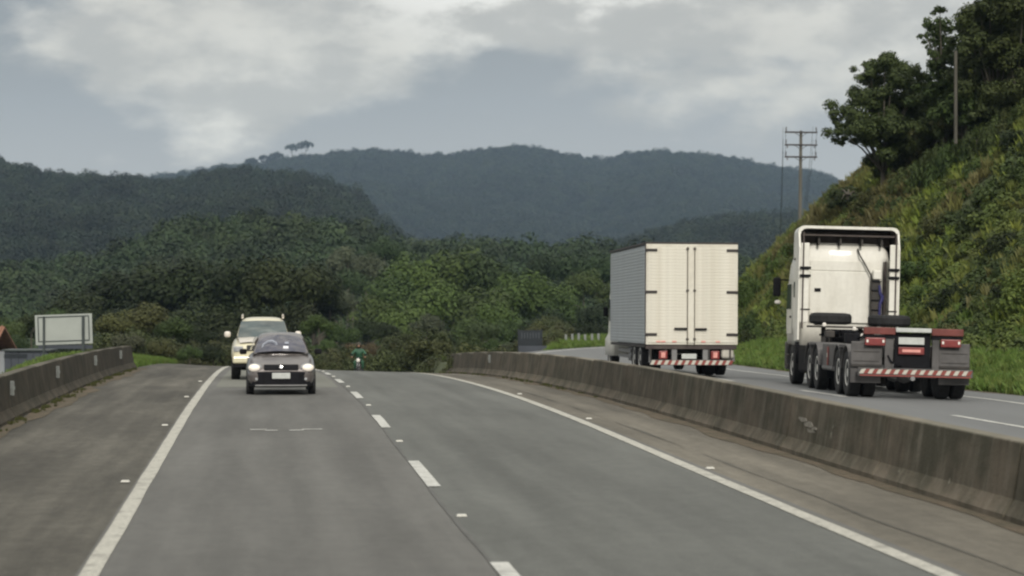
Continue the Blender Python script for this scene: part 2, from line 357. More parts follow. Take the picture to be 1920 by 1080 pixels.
M['grass_bank'] = leaf_mat('grass_bank', (0.095, 0.140, 0.022), (0.170, 0.215, 0.036), 0.25, (0.185, 0.185, 0.045), patch=((0.125, 0.115, 0.046), 0.12))
M['grass_verge'] = leaf_mat('grass_verge', (0.070, 0.125, 0.024), (0.130, 0.200, 0.045), 0.22, (0.165, 0.185, 0.055))

# ------------------------------------------------------------------ mesh helpers
class MB:
    """collects shapes, then links them as ONE mesh object"""
    def __init__(s): s.v, s.f = [], []
    def add(s, vs, fs):
        o = len(s.v); s.v += [tuple(p) for p in vs]; s.f += [tuple(i + o for i in f) for f in fs]; return s
    def box(s, c, d, rot=None):
        x, y, z = (k / 2 for k in d)
        vs = [Vector(p) for p in ((-x, -y, -z), (x, -y, -z), (x, y, -z), (-x, y, -z), (-x, -y, z), (x, -y, z), (x, y, z), (-x, y, z))]
        if rot is not None: vs = [rot @ p for p in vs]
        c = Vector(c)
        return s.add([p + c for p in vs], [(0, 3, 2, 1), (4, 5, 6, 7), (0, 1, 5, 4), (1, 2, 6, 5), (2, 3, 7, 6), (3, 0, 4, 7)])
    def b2(s, lo, hi):
        return s.box([(a + b) / 2 for a, b in zip(lo, hi)], [abs(b - a) for a, b in zip(lo, hi)])
    def tube(s, p0, p1, r0, r1=None, n=8):
        r1 = r0 if r1 is None else r1
        p0, p1 = Vector(p0), Vector(p1); d = (p1 - p0).normalized()
        a = d.orthogonal().normalized(); b = d.cross(a)
        vs = []
        for p, r in ((p0, r0), (p1, r1)):
            for i in range(n):
                t = 2 * pi * i / n; vs.append(p + (a * cos(t) + b * sin(t)) * r)
        fs = [(i, (i + 1) % n, n + (i + 1) % n, n + i) for i in range(n)] + [tuple(range(n))[::-1], tuple(range(n, 2 * n))]
        return s.add(vs, fs)
    def path(s, pts, rs, n=6):
        for i in range(len(pts) - 1):
            s.tube(pts[i], pts[i + 1], rs[i], rs[i + 1], n)
        return s
    def lathe_x(s, prof, n=28, c=(0, 0, 0)):
        """prof: list of (x, r); revolved about the X axis"""
        vs = []; k = len(prof)
        for x, r in prof:
            for i in range(n):
                t = 2 * pi * i / n; vs.append((c[0] + x, c[1] + r * cos(t), c[2] + r * sin(t)))
        fs = []
        for j in range(k - 1):
            for i in range(n):
                fs.append((j * n + i, j * n + (i + 1) % n, (j + 1) * n + (i + 1) % n, (j + 1) * n + i))
        fs.append(tuple(range(n))[::-1]); fs.append(tuple(range((k - 1) * n, k * n)))
        return s.add(vs, fs)
    def lathe_z(s, prof, n=16, c=(0, 0, 0)):
        vs = []; k = len(prof)
        for r, z in prof:
            for i in range(n):
                t = 2 * pi * i / n; vs.append((c[0] + r * cos(t), c[1] + r * sin(t), c[2] + z))
        fs = []
        for j in range(k - 1):
            for i in range(n):
                fs.append((j * n + i, j * n + (i + 1) % n, (j + 1) * n + (i + 1) % n, (j + 1) * n + i))
        fs.append(tuple(range(n))[::-1]); fs.append(tuple(range((k - 1) * n, k * n)))
        return s.add(vs, fs)
    def prism_x(s, poly, x0, x1):
        """poly: (y, z) outline, extruded along X"""
        n = len(poly)
        vs = [(x0, y, z) for y, z in poly] + [(x1, y, z) for y, z in poly]
        fs = [tuple(range(n)), tuple(range(n, 2 * n))[::-1]] + [(i, n + i, n + (i + 1) % n, (i + 1) % n) for i in range(n)]
        return s.add(vs, fs)
    def loft(s, rings, cap=True):
        n = len(rings[0]); vs = [p for r in rings for p in r]; fs = []
        for j in range(len(rings) - 1):
            for i in range(n):
                fs.append((j * n + i, j * n + (i + 1) % n, (j + 1) * n + (i + 1) % n, (j + 1) * n + i))
        if cap: fs += [tuple(range(n))[::-1], tuple(range((len(rings) - 1) * n, len(rings) * n))]
        return s.add(vs, fs)
    def grid(s, rows):
        n = len(rows[0]); vs = [p for r in rows for p in r]
        return s.add(vs, [(j * n + i, j * n + i + 1, (j + 1) * n + i + 1, (j + 1) * n + i) for j in range(len(rows) - 1) for i in range(n - 1)])
    def build(s, name, m, parent=None, bevel=0.0, smooth=False, subsurf=0, seg=2):
        me = bpy.data.meshes.new(name); me.from_pydata(s.v, [], s.f); me.validate()
        bm = bmesh.new(); bm.from_mesh(me); bmesh.ops.recalc_face_normals(bm, faces=bm.faces)
        bm.to_mesh(me); bm.free()
        me.materials.append(m)
        o = bpy.data.objects.new(name, me); COL.objects.link(o)
        if parent is not None: o.parent = parent
        if bevel > 0:
            b = o.modifiers.new('bevel', 'BEVEL'); b.width = bevel; b.segments = seg; b.limit_method = 'ANGLE'; b.angle_limit = radians(35)
        if subsurf: 
            d = o.modifiers.new('sub', 'SUBSURF'); d.levels = subsurf; d.render_levels = subsurf
        if smooth or subsurf:
            me.polygons.foreach_set('use_smooth', [True] * len(me.polygons))
        return o

def tag(o, label=None, cat=None, group=None, kind=None):
    if label: o['label'] = label
    if cat: o['category'] = cat
    if group: o['group'] = group
    if kind: o['kind'] = kind
    return o
def thing(name, label, cat, loc=(0, 0, 0), rotz=0.0, group=None):
    o = bpy.data.objects.new(name, None); COL.objects.link(o); o.empty_display_size = 0.2
    o.location = loc; o.rotation_euler = (0, 0, rotz)
    return tag(o, label, cat, group)
def inst(name, me, parent=None, loc=(0, 0, 0), rot=(0, 0, 0), sc=1.0, m=None):
    o = bpy.data.objects.new(name, me); COL.objects.link(o); o.parent = parent
    o.location = loc; o.rotation_euler = rot; o.scale = (sc, sc, sc) if not hasattr(sc, '__len__') else sc
    if m is not None:
        o.material_slots[0].link = 'OBJECT'; o.material_slots[0].material = m
    return o
def np_mesh(name, V, F, m=None, leaf=None, smooth=False):
    me = bpy.data.meshes.new(name); k = F.shape[1]
    me.vertices.add(len(V)); me.vertices.foreach_set('co', np.ascontiguousarray(V, dtype=np.float32).ravel())
    me.loops.add(F.size); me.loops.foreach_set('vertex_index', F.astype(np.int32).ravel())
    me.polygons.add(len(F)); me.polygons.foreach_set('loop_start', np.arange(0, F.size, k, dtype=np.int32))
    me.polygons.foreach_set('loop_total', np.full(len(F), k, dtype=np.int32))
    if leaf is not None:
        a = me.attributes.new('leaf', 'FLOAT', 'FACE'); a.data.foreach_set('value', leaf.astype(np.float32))
    if smooth: me.polygons.foreach_set('use_smooth', np.ones(len(F), dtype=bool))
    me.update(calc_edges=True)
    if m: me.materials.append(m)
    return me

# ------------------------------------------------------------------ the lie of the land
# X to the right of the view, Y away from the camera; the motorway runs at ROAD_A to the left of Y.
ROAD_A = math.atan(0.1122)
CA, SA = cos(ROAD_A), sin(ROAD_A)
def W(lat, s): return (lat * CA - s * SA, lat * SA + s * CA)       # motorway coordinates -> world
def to_lat(X, Y): return (X * CA + Y * SA, -X * SA + Y * CA)
def clamp(v, a, b): return a if v < a else b if v > b else v
def ss(v, a, b):
    t = clamp((v - a) / (b - a), 0, 1); return t * t * (3 - 2 * t)
def zL(lat, s):
    k = 2.9e-4 + 1.0e-5 * (clamp(lat, -14, 8.2) - 2)
    u = max(0.0, s - 35); u1 = min(u, 85)
    return -k * u1 * u1 - 2 * k * 85 * 0.8 * min(u - u1, 120)
def rcurve(s): return 0.0 if s < 72 else min((s - 72) ** 2 / 190.0, 60.0)     # the right carriageway bends right beyond the crest
def zR(lat, s):
    l = lat - rcurve(s)
    z = 0.03 + (0.004 * (48 - s) if s < 48 else -0.0125 * (s - 48))
    return z - 0.035 * (clamp(l, 8, 18.6) - 13.4)
EDGE_R = 18.3
def bank_foot(s): return EDGE_R + min(rcurve(s), 12) * 0.15
def zground(lat, s):
    valley = -9.0
    if lat < -4.9:
        b = zL(lat, s); d = -4.9 - lat
        hump = ss(s, 72, 88)
        drop = 0.42 * max(0.0, d - 0.3) * (1 - hump) + hump * 0.40 * max(0.0, d - 3.2)
        z = b - min(drop, 4.1) + hump * 0.10 * ss(d, 0, 3)
    elif lat < 8.0: z = zL(lat, s) - 0.05
    elif lat < EDGE_R + rcurve(s):
        t = ss(lat, 8.0, 8.6); z = zL(8, s) * (1 - t) + (zR(lat, s) - 0.05) * t
        ed = 8.2 + rcurve(s)
        if lat < ed: z -= 3.2 * ss(0.128 * s - lat, -0.4, 2.5) * ss(s, 78, 100) * ss(lat, 8.3, 9.5)
    else: z = zR(lat, s) - 0.02
    f = bank_foot(s)
    if lat > f:
        d = lat - f
        h = 0.22 * min(d, 3.6) + (0.95 * (d - 3.6) if d > 3.6 else 0)
        n = mnoise.noise(Vector((lat * 0.12, s * 0.10, 3.1))) * 1.5 + mnoise.noise(Vector((lat * 0.4, s * 0.35, 9.1))) * 0.45
        h += n * ss(d, 3, 9)
        h = min(h, 22 + 0.1 * h)
        end = ss(s, 117, 172)
        z = z * (1 - end * ss(d, 2, 8)) + h * (1 - end) + end * ss(d, 2, 8) * valley
    far = ss(s, 125, 235)
    keep = 0.0 if lat < 9 else 1 - ss(s, 170, 300)
    if lat <= f: z = z * (1 - far * (1 - keep)) + valley * far * (1 - keep)
    return z
def zground_xy(X, Y): return zground(*to_lat(X, Y))
def interp(x, pts):
    if x <= pts[0][0]: return pts[0][1]
    for (a, va), (b, vb) in zip(pts, pts[1:]):
        if x <= b:
            t = (x - a) / (b - a); return va + (vb - va) * t
    return pts[-1][1]

# ridges: height of the tree tops against bearing (in the photograph's columns), at each ridge's own distance
R1 = [(-900, 470), (0, 474), (200, 452), (340, 398), (480, 385), (600, 392), (700, 408), (760, 428), (900, 432), (1060, 436), (1200, 442), (1400, 470), (1600, 500), (2600, 520)]
R2 = [(-900, 250), (-300, 270), (0, 291), (60, 299), (110, 312), (190, 314), (250, 313), (300, 328), (360, 325), (420, 309), (480, 315), (560, 320), (620, 336), (665, 362), (700, 400), (760, 450), (900, 470), (1100, 455), (1220, 430), (1300, 405), (1370, 389), (1480, 395), (1560, 425), (1700, 450), (2600, 460)]
R3 = [(-900, 320), (200, 335), (320, 327), (400, 312), (500, 300), (560, 289), (640, 279), (700, 278), (740, 279), (800, 286), (850, 282), (920, 273), (1020, 274), (1060, 285), (1100, 293), (1180, 285), (1250, 282), (1340, 290), (1400, 300), (1480, 316), (1540, 324), (1580, 342), (1620, 356), (1700, 370), (1900, 380), (2600, 385)]
Y1, Y2, Y3 = 450.0, 1250.0, 3000.0
def zhill(X, Y):
    px = 960 + 4200 * X / Y
    def top(R, D, tree): return 2.4 + (540 - interp(px, R)) / 4200 * D - tree
    a, b, c = top(R1, Y1, 8), top(R2, Y2, 10), top(R3, Y3, 12)
    pts = [(200, -9.4), (300, -9.0), (Y1, a), (Y1 + 130, a - 4), (720, min(a, b) * 0.6 - 4), (Y2, b), (1450, b - 25), (1900, min(b, 30) - 5), (Y3, c), (3600, c - 60), (5200, -10)]
    z = interp(Y, pts)
    amp = clamp((Y - 300) / 900, 0, 1)
    z += amp * (mnoise.noise(Vector((X * 0.006, Y * 0.004, 1.0))) * 14 * (0.3 if abs(Y - Y3) < 250 or abs(Y - Y2) < 120 else 1) + mnoise.noise(Vector((X * 0.02, Y * 0.012, 4.0))) * 3.0)
    return z

def struct(o, label=None): return tag(o, label, None, None, 'structure')

def build_ground():
    lats = sorted(set([-600, -400, -260, -180] + list(np.arange(-130, -30, 10)) + list(np.arange(-30, -10, 2)) + list(np.arange(-10, 8.1, 0.75)) +
                  [8.0, 8.3, 8.6] + list(np.arange(9, 60, 1.0)) + list(np.arange(60, 130, 6)) + [180, 260, 400]))
    ss_ = sorted(set([-300, -150, -80] + list(np.arange(-40, 20, 6)) + list(np.arange(20, 180, 1.8)) + list(np.arange(180, 460, 8))))
    V, F = [], []
    for s in ss_:
        for l in lats:
            x, y = W(l, s); V.append((x, y, zground(l, s)))
    n = len(lats)
    for j in range(len(ss_) - 1):
        for i in range(n - 1):
            F.append((j * n + i, j * n + i + 1, (j + 1) * n + i + 1, (j + 1) * n + i))
    struct(inst('ground', np_mesh('ground', np.array(V), np.array(F), M['soil'], smooth=True)))
    # forested hills, out to the horizon
    ts = np.concatenate([np.linspace(-0.52, -0.36, 6), np.linspace(-0.34, 0.34, 120), np.linspace(0.36, 0.52, 6)])
    Ys = np.concatenate([np.linspace(235, 620, 24), np.linspace(660, 1500, 40), np.linspace(1560, 3300, 46), np.linspace(3360, 3700, 5)])
    V, F = [], []
    for y in Ys:
        for t in ts: V.append((t * y, y, zhill(t * y, y)))
    n = len(ts)
    for j in range(len(Ys) - 1):
        for i in range(n - 1): F.append((j * n + i, j * n + i + 1, (j + 1) * n + i + 1, (j + 1) * n + i))
    struct(inst('hills', np_mesh('hills', np.array(V), np.array(F), M['forest_floor'], smooth=True)))
    p = MB().add([(-1990, -440, -10.6), (1990, -440, -10.6), (1990, 3780, -10.6), (-1990, 3780, -10.6)], [(0, 1, 2, 3)]).build('valley_floor', M['forest_floor'])
    struct(p)
build_ground()

# ------------------------------------------------------------------ roads
def strip(name, la, lb, s0, s1, zf, lift, m, parent=None, step=2.0, nlat=4, wob=0.0, shift=None):
    rows = []; k = max(1, int(math.ceil((s1 - s0) / step)))
    for j in range(k + 1):
        s = s0 + (s1 - s0) * j / k; row = []
        sh = shift(s) if shift else 0.0
        for i in range(nlat + 1):
            l = la + (lb - la) * i / nlat
            if wob and i == 0: l += wob * mnoise.noise(Vector((s * 0.55, 0.3, la)))
            if wob and i == nlat: l += wob * mnoise.noise(Vector((s * 0.55, 5.3, la)))
            l += sh
            x, y = W(l, s); row.append((x, y, zf(l, s) + lift))
        rows.append(row)
    return MB().grid(rows).build(name, m, parent, smooth=True)

LINE_L, LANE, LINE_R = -1.42, 2.14, 5.78
def near_shift(s): return -0.15 * (1 - ss(s, 20, 55))     # the marking crew's line is not perfectly straight
BAR_R, BAR_L = 7.62, -4.45          # lateral position of the barriers' road-side foot

road_l = struct(strip('left_carriageway', LINE_L - 0.12, LINE_R + 0.12, -30, 190, zL, 0.0, M['asph_l'], nlat=8))
struct(strip('right_lane_surface', LANE + 0.02, LINE_R + 0.12, -30, 190, zL, 0.004, M['asph_r'], road_l, shift=near_shift))
struct(strip('lane_joint', LANE - 0.012, LANE + 0.028, -30, 190, zL, 0.008, M['seam'], road_l, nlat=1, wob=0.03, shift=near_shift))
struct(strip('pale_patch', LINE_L + 0.3, LANE - 0.15, 57.5, 99, zL, 0.004, M['asph_patch'], road_l, wob=0.05))
struct(strip('left_shoulder', BAR_L - 0.25, LINE_L - 0.08, -30, 190, zL, -0.004, M['asph_sh'], road_l, nlat=4, wob=0.0))
struct(strip('right_shoulder', LINE_R - 0.05, BAR_R + 0.08, -30, 190, zL, -0.004, M['asph_tan'], road_l, nlat=4))
struct(strip('tarred_joint', LINE_R + 0.54, LINE_R + 0.575, -30, 120, zL, 0.001, M['asph_sh'], road_l, nlat=1, wob=0.06, step=1))
struct(strip('dirt_strip', BAR_L - 0.05, BAR_L + 0.42, -30, 82, zL, 0.003, M['dirt'], road_l, nlat=1, wob=0.28, step=0.8))
struct(strip('dirt_strip', BAR_R - 0.26, BAR_R + 0.06, -30, 110, zL, 0.003, M['dirt'], road_l, nlat=1, wob=0.22, step=0.8))
struct(strip('edge_line', LINE_L - 0.085, LINE_L + 0.085, -30, 140, zL, 0.008, M['paint'], road_l, nlat=1, wob=0.012, step=0.7))
struct(strip('edge_line', LINE_R - 0.09, LINE_R + 0.09, -30, 140, zL, 0.012, M['paint'], road_l, nlat=1, wob=0.010, step=0.7, shift=lambda s: near_shift(s) * .7))
for k in range(-2, 9):
    s0 = 26.9 + 11.5 * k
    struct(strip('lane_dash', LANE - 0.08 + 0.07, LANE + 0.08 + 0.07, s0, s0 + 4.0, zL, 0.014, M['paint_b'], road_l, nlat=1, step=0.8, wob=0.012, shift=near_shift))
for (a, b, ds) in ((-0.78, -0.52, 0.0), (-0.52, -0.34, -0.25), (-0.12, 0.10, -0.25), (0.10, 0.42, 0.0)):
    struct(strip('traffic_count_mark', a - 0.02 + 0.62, b + 0.62, 38.1 + ds, 38.26 + ds, zL, 0.008, M['paint_b'], road_l, nlat=1, step=1))
def right_road():
    rows = []
    for j in range(116):
        s = -30 + 2.0 * j; a = 8.2 + rcurve(s); b = EDGE_R + 0.2 + min(rcurve(s), 1.2 * (rcurve(s) * .15) + .2 if s < 125 else rcurve(s))
        b = max(b, a + 0.5) if s > 100 else b
        rows.append([(*W(a + (b - a) * i / 8, s), zR(a + (b - a) * i / 8, s)) for i in range(9)])
    return MB().grid(rows).build('right_carriageway', M['asph_far'], smooth=True)
road_r = struct(right_road())
struct(strip('road_margin', EDGE_R - 0.3, EDGE_R + 0.5, -30, 112, zR, 0.004, M['dirt'], road_r, nlat=1, wob=0.5, step=1.0, shift=lambda s: rcurve(s) * .15))
struct(strip('edge_line', 15.95, 16.12, -30, 84, zR, 0.006, M['paint_b'], road_r, nlat=1, step=1, wob=0.01, shift=rcurve))
struct(strip('edge_line', 8.75, 8.9, -30, 200, zR, 0.006, M['paint_b'], road_r, nlat=1, step=1, wob=0.01, shift=rcurve))
for k in range(-2, 5):
    s0 = 23.8 + 11.5 * k
    struct(strip('lane_dash', 12.35, 12.52, s0, s0 + 4, zR, 0.006, M['paint_b'], road_r, nlat=1, step=1, shift=rcurve))

# road studs
def stud_mesh():
    mb = MB(); z = 0.022
    mb.add([(-.055, -.05, 0), (.055, -.05, 0), (.055, .05, 0), (-.055, .05, 0), (-.045, -.028, z), (.045, -.028, z), (.045, .028, z), (-.045, .028, z)],
           [(0, 3, 2, 1), (4, 5, 6, 7), (0, 1, 5, 4), (1, 2, 6, 5), (2, 3, 7, 6), (3, 0, 4, 7)])
    return mb
stud_src = stud_mesh().build('road_stud', M['stud'])
ORD = ['nearest', 'second', 'third', 'fourth', 'fifth', 'sixth', 'seventh', 'eighth', 'ninth', 'tenth', 'eleventh', 'twelfth', 'thirteenth', 'fourteenth']
def studs(lat, s0, n, where, group, zf=zL, dl=0.0):
    global stud_src
    for k in range(n):
        s = s0 + 11.5 * k
        if stud_src is not None: o, stud_src = stud_src, None; studs.me = o.data
        else: o = bpy.data.objects.new('road_stud', studs.me); COL.objects.link(o)
        x, y = W(lat + (near_shift(s) if lat > 0 else 0), s); o.location = (x, y, zf(lat, s) + 0.009); o.rotation_euler = (0, 0, ROAD_A); o.scale = (1.0, 1.0, 0.9)
        tag(o, f"white road stud {where}, {ORD[k]} from the camera", 'road stud', group)
studs(LANE + 0.10, 23.4, 7, 'in a gap of the dashed lane line', 'road studs along the lane line')
studs(LINE_L - 0.24, 28.0, 4, 'just left of the left edge line', 'road studs along the left edge line')
studs(LINE_R + 0.26, 29.2, 3, 'just right of the right edge line', 'road studs along the right edge line')

# ------------------------------------------------------------------ concrete barriers
def barrier_profile(side):
    # side +1: face towards -lat ; profile in (lat, z)
    p = [(0.0, -0.12), (0.0, 0.06), (0.10, 0.22), (0.19, 0.79), (0.205, 0.81), (0.395, 0.81), (0.41, 0.79), (0.50, 0.22), (0.60, 0.06), (0.60, -0.12)]
    return p if side > 0 else [(-a, b) for a, b in p]
def barrier(name, lat0, side, s0, s1, seg, label, zf):
    par = thing(name, label, 'barrier', (0, 0, 0))
    prof = barrier_profile(side)
    n = int(round((s1 - s0) / seg))
    for k in range(n):
        a = s0 + k * seg + 0.022; b = s0 + (k + 1) * seg - 0.022
        sm = (a + b) / 2; x0, y0 = W(lat0, sm); z0 = zf(lat0, sm)
        rings = []
        for j in range(6):
            s = a + (b - a) * j / 5
            ring = []
            for (pl, pz) in prof:
                jit = 0.006 * mnoise.noise(Vector((s * 1.7, pz * 4, lat0)))
                x, y = W(lat0 + pl + jit, s); ring.append((x - x0, y - y0, zf(lat0, s) + pz - z0 + 0.004 * mnoise.noise(Vector((s * 1.1, 7, pl)))))
            rings.append(ring)
        o = MB().loft(rings).build('barrier_segment', M['conc' if side > 0 else 'conc_shaded'], par, bevel=0.012, seg=1)
        o.location = (x0, y0, z0)
    return par
bar_r = barrier('median_barrier', BAR_R, 1, 7.4, 92.4, 5.0, 'long stained concrete barrier between the two carriageways', zL)
bar_l = barrier('roadside_barrier', BAR_L, -1, 13.0, 82.0, 5.75, 'dark concrete barrier along the left shoulder, ending at the grass', zL)

def scuff(lat, s, z, pts, parent_lb):
    x, y = W(lat, s); mb = MB(); P = []
    for (ds, dz) in pts: P.append((-(.006 + .0) , ds, dz))
    n = len(P); mb.add(P + [(.004, b, c) for a, b, c in P], [tuple(range(n)), tuple(range(n, 2 * n))[::-1]] + [(i, n + i, n + (i + 1) % n, (i + 1) % n) for i in range(n)])
    o = mb.build('pale_scuff', M['scuff']); o.location = (x, y, zL(lat, s) + z); o.rotation_euler = (0, radians(9.0), ROAD_A); 
    seg = min(bar_r.children, key=lambda c: (c.location.x - x) ** 2 + (c.location.y - y) ** 2)
    o.location = Vector(o.location) - seg.location; o.parent = seg
for ds, dz, w, h in ((0, 0, .26, .05), (.34, .05, .30, .035), (-.30, -.04, .16, .03), (.05, -.09, .42, .03)):
    rr = random.Random(int(ds * 100)); k = 9
    scuff(BAR_R + .130, 31.2 + ds, .46 + dz, [(w * cos(2 * pi * i / k) * rr.uniform(.6, 1.1), h * sin(2 * pi * i / k) * rr.uniform(.6, 1.2)) for i in range(k)], None)
def reflector(lat, s, side, label, group):
    # upright plate on the road-side face of a barrier
    x, y = W(lat + side * 0.118, s)
    mb = MB()
    mb.box((0, 0, 0), (0.095, 0.022, 0.27)); mb.box((0, 0.03, 0), (0.04, 0.06, 0.06))
    o = mb.build('barrier_reflector', M['fence_white'], None, bevel=0.006)
    o.location = (x - side * 0.035, y, zL(lat, s) + 0.57); o.rotation_euler = (0, 0, ROAD_A + side * radians(38))
    tag(o, label, 'reflector', group)
for k, s in enumerate((41.9, 51.2, 62.8, 74.0)):
    lb = ['nearest pale upright reflector on the dark left barrier', 'second pale upright reflector on the left barrier, below the white sign',
          'third pale upright reflector on the left barrier, right of the white sign', 'pale upright reflector at the far end of the left barrier'][k]
    reflector(BAR_L, s, -1, lb, 'reflectors on the left barrier')
reflector(BAR_R, 75.5, 1, 'single faint upright reflector on the far part of the median barrier', None)

# ------------------------------------------------------------------ wheels
def make_wheel(r, w, rim_r, rim_m, parent, x, y, dual=False, side=1, name='wheel'):
    """wheel standing on the ground at (x, y); side is the outer side (+1 right, -1 left)"""
    e = bpy.data.objects.new(name, None); COL.objects.link(e); e.parent = parent; e.location = (x, y, r); e.empty_display_size = 0.1
    def prof(x0, w):
        h = w / 2
        return [(x0 - h * .80, rim_r), (x0 - h, rim_r + (r - rim_r) * .35), (x0 - h * .97, r * .93), (x0 - h * .80, r * .99), (x0 - h * .3, r), (x0 + h * .3, r),
                (x0 + h * .80, r * .99), (x0 + h * .97, r * .93), (x0 + h, rim_r + (r - rim_r) * .35), (x0 + h * .80, rim_r)]
    t = MB().lathe_x(prof(0, w), 30)
    if dual: t.lathe_x(prof(-side * (w + 0.05), w), 24)
    t.build('tyre', M['rubber'], e, smooth=False)
    s = side
    rm = MB().lathe_x([(s * w * .10, rim_r * .99), (s * w * .43, rim_r * 1.01), (s * w * .45, rim_r * .92), (s * w * .22, rim_r * .80), (s * w * .18, rim_r * .45), (s * w * .40, rim_r * .34), (s * w * .42, rim_r * .05)], 24)
    for i in range(8):
        a = 2 * pi * i / 8; rm.tube((s * w * .19, rim_r * .62 * cos(a), rim_r * .62 * sin(a)), (s * w * .24, rim_r * .62 * cos(a), rim_r * .62 * sin(a)), rim_r * .05, n=6)
    rm.build('rim', rim_m, e, smooth=False)
    return e

# ------------------------------------------------------------------ truck tractor (rear towards the camera; y runs forward from the tail)
def road_tilt(lat, s): return zR(lat, s)
def build_tractor():
    X0, Y0 = 8.48, 47.7
    z0 = zground_xy(X0, Y0) + 0.05
    t = thing('truck_tractor', 'white high-roof truck tractor with bare rear chassis and two spare tyres behind its cab', 'truck', (X0, Y0, z0))
    l0, s0 = to_lat(X0, Y0); l1, s1 = to_lat(X0, Y0 + 10)
    pitch = math.atan2(zR(l1, s1) - zR(l0, s0), 10)
    t.rotation_euler = (pitch, 0.026, 0.0)
    t.location.z = zR(l0, s0) + 0.01
    K = {}
    # chassis
    c = MB()
    for sx in (-.42, .42): c.b2((sx - .04, .15, .86), (sx + .04, 11.2, 1.12))
    for y in (0.5, 1.4, 2.6, 4.0, 5.2, 6.4, 8.2, 9.3): c.b2((-.38, y - .06, .90), (.38, y + .06, 1.06))
    c.build('chassis_frame', M['chassis'], t, bevel=0.01)
    for y in (0.82, 2.12, 5.62, 6.92):
        a = MB().tube((-.95, y, .52), (.95, y, .52), .085, n=10)
        a.lathe_x([(-.17, .06), (-.12, .17), (0, .21), (.12, .17), (.17, .06)], 16, (0, y, .52))
        a.build('axle', M['post_grey'], t)
        for sd in (-1, 1): make_wheel(.515, .27, .285, M['rim'], t, sd * 1.12, y, dual=True, side=sd)
    MB().tube((-.95, 10.35, .5), (.95, 10.35, .5), .06, n=8).build('axle', M['chassis'], t)
    for sd in (-1, 1): make_wheel(.515, .30, .285, M['rim'], t, sd * 1.10, 10.35, side=sd)
    # mudguards over each rear wheel
    def guard(x, y, full=False):
        mb = MB(); R = .60; w = .33
        pts = [(R * cos(a), R * sin(a)) for a in np.linspace(radians(8), radians(172), 13)]
        rows = []
        for (dy, dz) in pts:
            k = 1.0
            rows.append([(x - w, y + dy * k, .52 + dz), (x - w, y + dy * .955, .52 + dz * .955), (x + w, y + dy * .955, .52 + dz * .955), (x + w, y + dy, .52 + dz)])
        mb.loft([[Vector(p) for p in r] for r in rows])
        return mb
    for y in (0.82, 2.12, 5.62, 6.92):
        for sd in (-1, 1): guard(sd * .95, y).build('mudguard', M['grey_plastic'], t)
    for sd in (-1, 1):
        MB().b2((sd * .64, 1.1, 1.06), (sd * 1.28, 1.85, 1.13)).build('mudguard', M['grey_plastic'], t, bevel=.02)
        MB().b2((sd * .64, 5.9, 1.06), (sd * 1.28, 6.65, 1.13)).build('mudguard', M['grey_plastic'], t, bevel=.02)
        # deep panels between the two axle pairs
        MB().b2((sd * .70, 2.78, .50), (sd * 1.20, 4.98, 1.12)).build('side_box', M['grey_plastic'], t, bevel=.03)
        MB().b2((sd * .72, 7.7, .34), (sd * 1.18, 9.55, 1.02)).build('fuel_tank', M['black'], t, bevel=.08, seg=3)
        MB().b2((sd * .62, .125, .32), (sd * 1.27, .155, .66)).build('mud_flap', M['grey_plastic'], t, bevel=.005)
        p = MB().b2((sd * .60, .09, .70), (sd * 1.27, .125, 1.20)); p.build('rear_panel', M['grey_plastic'], t, bevel=.03)
        MB().b2((sd * .60, .06, .66), (sd * 1.27, .085, .72)).build('panel_lip', M['chassis'], t, bevel=.01)
    # side markers between the axle pairs (left side in view)
    for sd in (-1, 1):
        g = MB().b2((sd * 1.205, 3.9, .62), (sd * 1.225, 4.05, 1.04)).build('side_marker', M['refl_red'], t)
        MB().b2((sd * 1.228, 3.93, .80), (sd * 1.235, 4.02, .90)).build('marker_stripe', M['refl_white'], g)
        MB().b2((sd * 1.205, 3.2, .54), (sd * 1.22, 4.9, .60)).build('side_rail', M['post_grey'], t)
    # tail beam, lamps, plates
    MB().b2((-.34, -.02, 1.42), (.42, .07, 1.51)).build('tail_beam', M['plate'], t, bevel=.01)
    for a, b in ((-1.02, -.35), (.43, 1.10)):
        MB().b2((a, -.04, 1.36), (b, .10, 1.51)).build('tail_beam', M['red_paint'], t, bevel=.015)
        MB().b2((a, .0, 1.28), (b, .12, 1.355)).build('lamp_bracket', M['black'], t)
    for a, b in ((-.99, -.56), (.62, 1.05)):
        l = MB().b2((a, -.03, 1.12), (b, .03, 1.29)).build('tail_lamp', M['red_lamp'], t, bevel=.02)
        for x in (a + .045, b - .045): MB().b2((x - .022, -.045, 1.185), (x + .022, -.032, 1.245)).build('lamp_lens', M['lamp_white'], l, bevel=.01)
    MB().b2((-.34, .10, .56), (.42, .16, 1.40)).build('rear_cover', M['black'], t)
    for a, b in ((-.56, -.38), (.45, .60)): MB().b2((a, .02, .60), (b, .12, 1.36)).build('bumper_post', M['grey_plastic'], t, bevel=.01)
    MB().b2((-.27, .03, 1.16), (.28, .05, 1.31)).build('licence_plate', M['plate'], t, bevel=.008)
    g = MB().b2((-.27, .03, .95), (.28, .05, 1.10)).build('red_sign_plate', M['red_lamp'], t, bevel=.01)
    MB().b2((-.19, .012, 0.995), (.20, .028, 1.055)).build('plate_stripe', M['pink_lamp'], g)
    # bumper with red and white chevrons
    bmp = MB().b2((-1.14, -.10, .48), (1.30, -.02, .65)).build('bumper', M['grey_plastic'], t, bevel=.008)
    MB().b2((-1.10, -.112, .475), (1.26, -.102, .505)).build('bumper_stripe', M['refl_red'], bmp)
    n = 26; w = 2.36 / n
    me = {}
